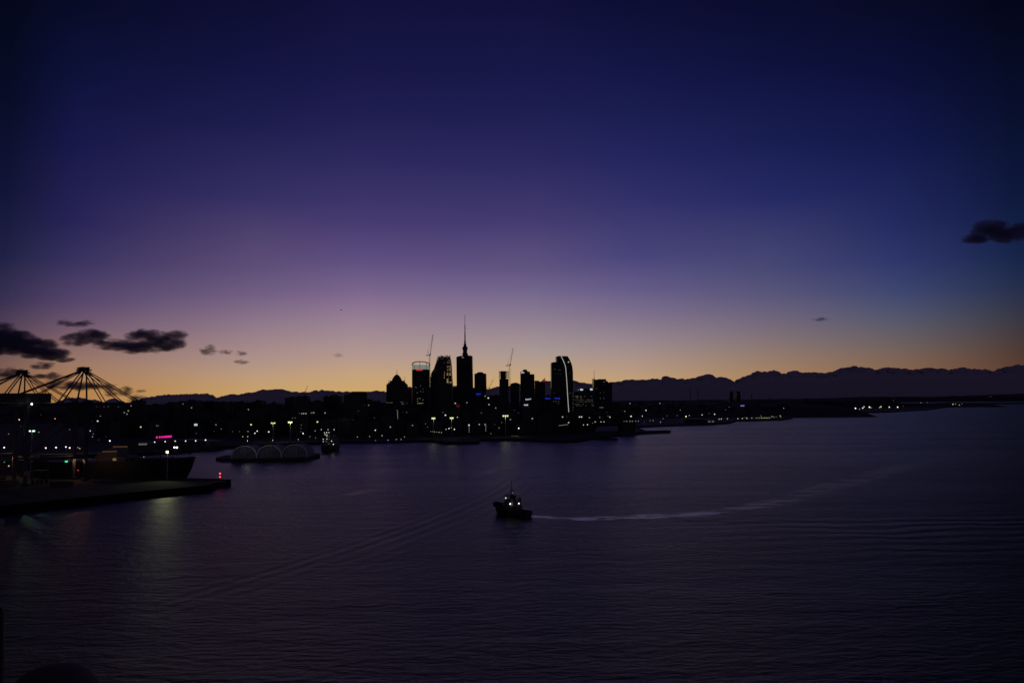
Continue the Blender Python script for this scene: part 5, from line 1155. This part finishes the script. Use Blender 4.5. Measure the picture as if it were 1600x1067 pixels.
# ------------------------------------------------------------------ wakes (foam lying on the water)
def foam_material(name, amount, thr):
    m = bpy.data.materials.new(name); m.use_nodes = True; t = m.node_tree; t.nodes.clear()
    uv = N(t, 'ShaderNodeUVMap'); s = N(t, 'ShaderNodeSeparateXYZ'); t.links.new(uv.outputs[0], s.inputs[0])
    tcn = N(t, 'ShaderNodeTexCoord'); mp = N(t, 'ShaderNodeMapping'); mp.inputs['Scale'].default_value = (0.35, 1.0, 1); t.links.new(tcn.outputs['Object'], mp.inputs[0])
    n1 = N(t, 'ShaderNodeTexNoise'); n1.inputs['Scale'].default_value = 0.35; n1.inputs['Detail'].default_value = 5; n1.inputs['Roughness'].default_value = 0.65; t.links.new(mp.outputs[0], n1.inputs['Vector'])
    n2 = N(t, 'ShaderNodeTexNoise'); n2.inputs['Scale'].default_value = 0.11; n2.inputs['Detail'].default_value = 2; t.links.new(mp.outputs[0], n2.inputs['Vector'])
    d = math_n(t, 'ABSOLUTE', math_n(t, 'SUBTRACT', math_n(t, 'ADD', s.outputs[1], math_n(t, 'MULTIPLY', math_n(t, 'SUBTRACT', n1.outputs['Fac'], 0.5), 0.9)), 0.5)); edge = math_n(t, 'MAXIMUM', math_n(t, 'SUBTRACT', 1.0, math_n(t, 'POWER', math_n(t, 'MULTIPLY', d, 2.6), 1.6)), 0.0)
    q = math_n(t, 'ADD', math_n(t, 'SUBTRACT', n1.outputs['Fac'], 0.5), math_n(t, 'MULTIPLY', math_n(t, 'SUBTRACT', n2.outputs['Fac'], 0.5), 1.6))
    q = math_n(t, 'ADD', math_n(t, 'MULTIPLY', q, 5.0), thr, clamp=True)
    al = math_n(t, 'MULTIPLY', math_n(t, 'MULTIPLY', q, edge, clamp=True), math_n(t, 'MULTIPLY', s.outputs[2], amount))
    at_ = N(t, 'ShaderNodeAttribute'); at_.attribute_name = 'strength'
    al = math_n(t, 'MULTIPLY', math_n(t, 'MULTIPLY', q, edge, clamp=True), math_n(t, 'MULTIPLY', at_.outputs['Fac'], amount), clamp=True)
    tr = N(t, 'ShaderNodeBsdfTransparent'); df = N(t, 'ShaderNodeBsdfDiffuse'); df.inputs[0].default_value = (0.8, 0.8, 0.82, 1)
    pw = N(t, 'ShaderNodeBsdfPrincipled'); pw.inputs['Base Color'].default_value = (0.01, 0.011, 0.014, 1); pw.inputs['IOR'].default_value = 1.333; pw.inputs['Roughness'].default_value = 0.16
    b = N(t, 'ShaderNodeMixShader'); b.inputs[0].default_value = 0.2; t.links.new(pw.outputs[0], b.inputs[1]); t.links.new(df.outputs[0], b.inputs[2])
    mx = N(t, 'ShaderNodeMixShader'); t.links.new(al, mx.inputs[0]); t.links.new(tr.outputs[0], mx.inputs[1]); t.links.new(b.outputs[0], mx.inputs[2])
    o = N(t, 'ShaderNodeOutputMaterial'); t.links.new(mx.outputs[0], o.inputs[0]); return m
def wake(name, pts, label, amount, thr, z=0.05):
    """pts: (px, py, width in metres, strength)"""
    P = []
    for a, b in zip(pts, pts[1:]):
        for i in range(8):
            f = i / 8; P.append([a[j] + (b[j] - a[j]) * f for j in range(4)])
    P.append(list(pts[-1])); C3 = [G(p[0], p[1]) for p in P]; vs = []; uvs = []; stg = []; acc = 0
    for i, c in enumerate(C3):
        d = (C3[min(i + 1, len(C3) - 1)] - C3[max(i - 1, 0)]).normalized(); nrm = Vector((-d.y, d.x, 0)); acc += (C3[i] - C3[max(0, i - 1)]).length
        for k in range(5): f = k / 4; q = c + nrm * (f - 0.5) * P[i][2]; vs.append((q.x, q.y, z)); uvs.append((acc, f)); stg.append(P[i][3])
    fs = [(i * 5 + k, (i + 1) * 5 + k, (i + 1) * 5 + k + 1, i * 5 + k + 1) for i in range(len(C3) - 1) for k in range(4)]
    me = bpy.data.meshes.new(name); me.from_pydata(vs, [], fs); ul = me.uv_layers.new(name='UVMap')
    for lp in me.loops: ul.data[lp.index].uv = uvs[lp.vertex_index]
    a_ = me.attributes.new('strength', 'FLOAT', 'POINT'); a_.data.foreach_set('value', stg)
    me.materials.append(foam_material(name + '_foam', amount, thr)); o = bpy.data.objects.new(name, me); COL.objects.link(o)
    return tag(o, label, 'wake', kind='stuff')
wake('wake', [(822, 805, 7, .8), (840, 807.2, 10, .55), (862, 808.5, 11, .35), (885, 809.3, 12, .35), (905, 810, 18, .8), (950, 809.3, 20, .85), (980, 808.5, 14, .45), (1010, 807, 20, .75), (1060, 804.8, 22, .85), (1105, 801.5, 20, .4), (1140, 796.5, 18, .22), (1180, 791, 22, .3), (1215, 784, 26, .22), (1245, 774, 30, .12), (1310, 757, 34, .12), (1400, 732, 40, .1), (1470, 712, 40, 0)], 'pale foamy wake trailing right from the tugboat', 2.8, 0.7)
wake('wake', [(500, 780, 14, 0), (530, 775, 16, .3), (565, 769, 16, .35), (592, 763, 14, 0)], 'short pale streak on the water left of the tugboat', 1.2, 0.6)
wake('wake', [(700, 752, 14, 0), (745, 742, 22, .22), (790, 731, 24, .25), (818, 722, 24, 0)], 'faint pale streak on the water above the tugboat', 1.2, 0.55)
wake('wake', [(970, 686, 50, 0), (1020, 680, 60, .22), (1090, 676, 60, .12), (1150, 673, 50, 0)], 'faint pale slick beside the end of the breakwater', 1.3, 0.55)

# ------------------------------------------------------------------ near things: lifeboat roof at the lower left corner, davit post, bird
Yn = 26.0; k = Yn / F
c = at(84, 1112, 29.0)
lb_ = thing('lifeboat', 'rounded dark lifeboat roof at the lower left corner', 'lifeboat', (c.x, c.y, c.z - 1.0), R(30))
st = []; mb = MB(); n = 24
for i in range(n + 1):
    f = i / n; y_ = -4.2 + 8.4 * f; e_ = max(0.04, 1 - abs(2 * f - 1) ** 3.2) ** 0.5
    pts = []
    for j in range(24):
        a = 2 * math.pi * j / 24; cx_, sz_ = math.cos(a), math.sin(a)
        pts.append((1.62 * e_ * math.copysign(abs(cx_) ** 0.75, cx_), y_, (1.55 * e_ if sz_ > 0 else 1.1 * e_) * math.copysign(abs(sz_) ** 0.85, sz_) + 0.6))
    st.append(pts)
loft(mb, st); mb.build('canopy', M['rubber'], lb_, smooth=True)
mb = MB()
for sg in (-1, 1): mb.cyl((sg * 1.66, -3.2, 0.6), (sg * 1.66, 3.2, 0.6), 0.09, n=6)
mb.build('rubbing_rail', M['rubber'], lb_)
p0, p1 = at(-4, 955, Yn - 1), at(-2, 1100, Yn - 1)
dv = thing('davit', 'black davit arm cut by the left edge beside the lifeboat', 'davit', (p1.x, p1.y, p1.z - 3))
q0, q1 = p0 - Vector(dv.location), Vector((0, 0, 0))
MB().cyl(q1, q0, 0.22, 0.16, 8).build('arm', M['steel'], dv)
MB().cyl(q0, q0 + Vector((-1.2, 0.4, 0.4)), 0.15, 0.1, 8).build('head', M['steel'], dv)
c = at(533, 484.5, 260); bd = thing('bird', 'tiny lone bird flying in the clear sky left of the towers', 'bird', c)
MB().ball((0, 0, 0), 0.09, 2, (2.6, 1, 1)).ball((0.24, 0, 0.05), 0.05, 2).build('body', M['rubber'], bd)
for sg in (-1, 1): MB().add([(0.1, 0, 0.03), (-0.1, 0, 0.03), (-0.14, sg * 0.28, 0.20), (0.08, sg * 0.3, 0.22), (-0.12, sg * 0.55, 0.1), (0.1, 0, 0.01), (-0.1, 0, 0.01), (-0.14, sg * 0.28, 0.18), (0.08, sg * 0.3, 0.2)], [(0, 1, 2, 3), (3, 2, 4), (5, 6, 7, 8), (8, 7, 4)]).build('wing', M['rubber'], bd)
# treetops on the rise above the quay lamps
def tree(px, py, Yd, wpx, label, seed):
    rr = random.Random(seed); k = Yd / F; p = at(px, py, Yd); zt = p.z; zb = 30; t_ = thing('tree', label, 'tree', (p.x, Yd, zb), group='trees on the skyline'); H_ = zt - zb; w_ = wpx * k / 2
    mb = MB(); mb.cyl((0, 0, -6), (0, 0, H_ * 0.5), 0.8, 0.5, 8)
    for _ in range(6): a = rr.uniform(0, 6.28); mb.cyl((0, 0, H_ * .3), (w_ * .6 * math.cos(a), w_ * .6 * math.sin(a), H_ * rr.uniform(.5, .8)), 0.35, 0.12, 5)
    mb.build('trunk', M['bark'], t_)
    vs = []; fs = []
    for _ in range(1500):
        a = rr.uniform(0, 6.28); u = rr.uniform(-1, 1); q = rr.uniform(0.5, 1) ** 0.5; wob = 0.75 + 0.25 * math.sin(3 * a + 4 * u + seed)
        c_ = Vector((w_ * q * wob * math.cos(a) * math.sqrt(1 - u * u), w_ * q * wob * math.sin(a) * math.sqrt(1 - u * u), H_ * 0.62 + H_ * 0.38 * q * u * (0.9 + 0.1 * math.sin(5 * a))))
        s_ = rr.uniform(0.5, 1.1); d1 = Vector((rr.gauss(0, 1), rr.gauss(0, 1), rr.gauss(0, 1))).normalized() * s_; d2 = d1.cross(Vector((rr.gauss(0, 1), rr.gauss(0, 1), rr.gauss(0, 1)))).normalized() * s_
        b_ = len(vs); vs += [c_ - d1, c_ + d2, c_ + d1, c_ - d2]; fs.append((b_, b_ + 1, b_ + 2, b_ + 3))
    me = MB(); me.add(vs, fs); me.build('crown', M['leaf'], t_)
for i, (px, py, w_, lb) in enumerate(((323, 625.5, 13, 'rounded treetop against the sky, left of two above the six quay lamps'), (331, 625.2, 12, 'rounded treetop against the sky, right of two above the six quay lamps'), (375, 628, 11, 'low treetop on the skyline above the first arched shed'))): tree(px, py, 1700, w_, lb, i + 3)
print('windows from list', winc, 'lamps', len(lampq), 'objects', len(bpy.data.objects))
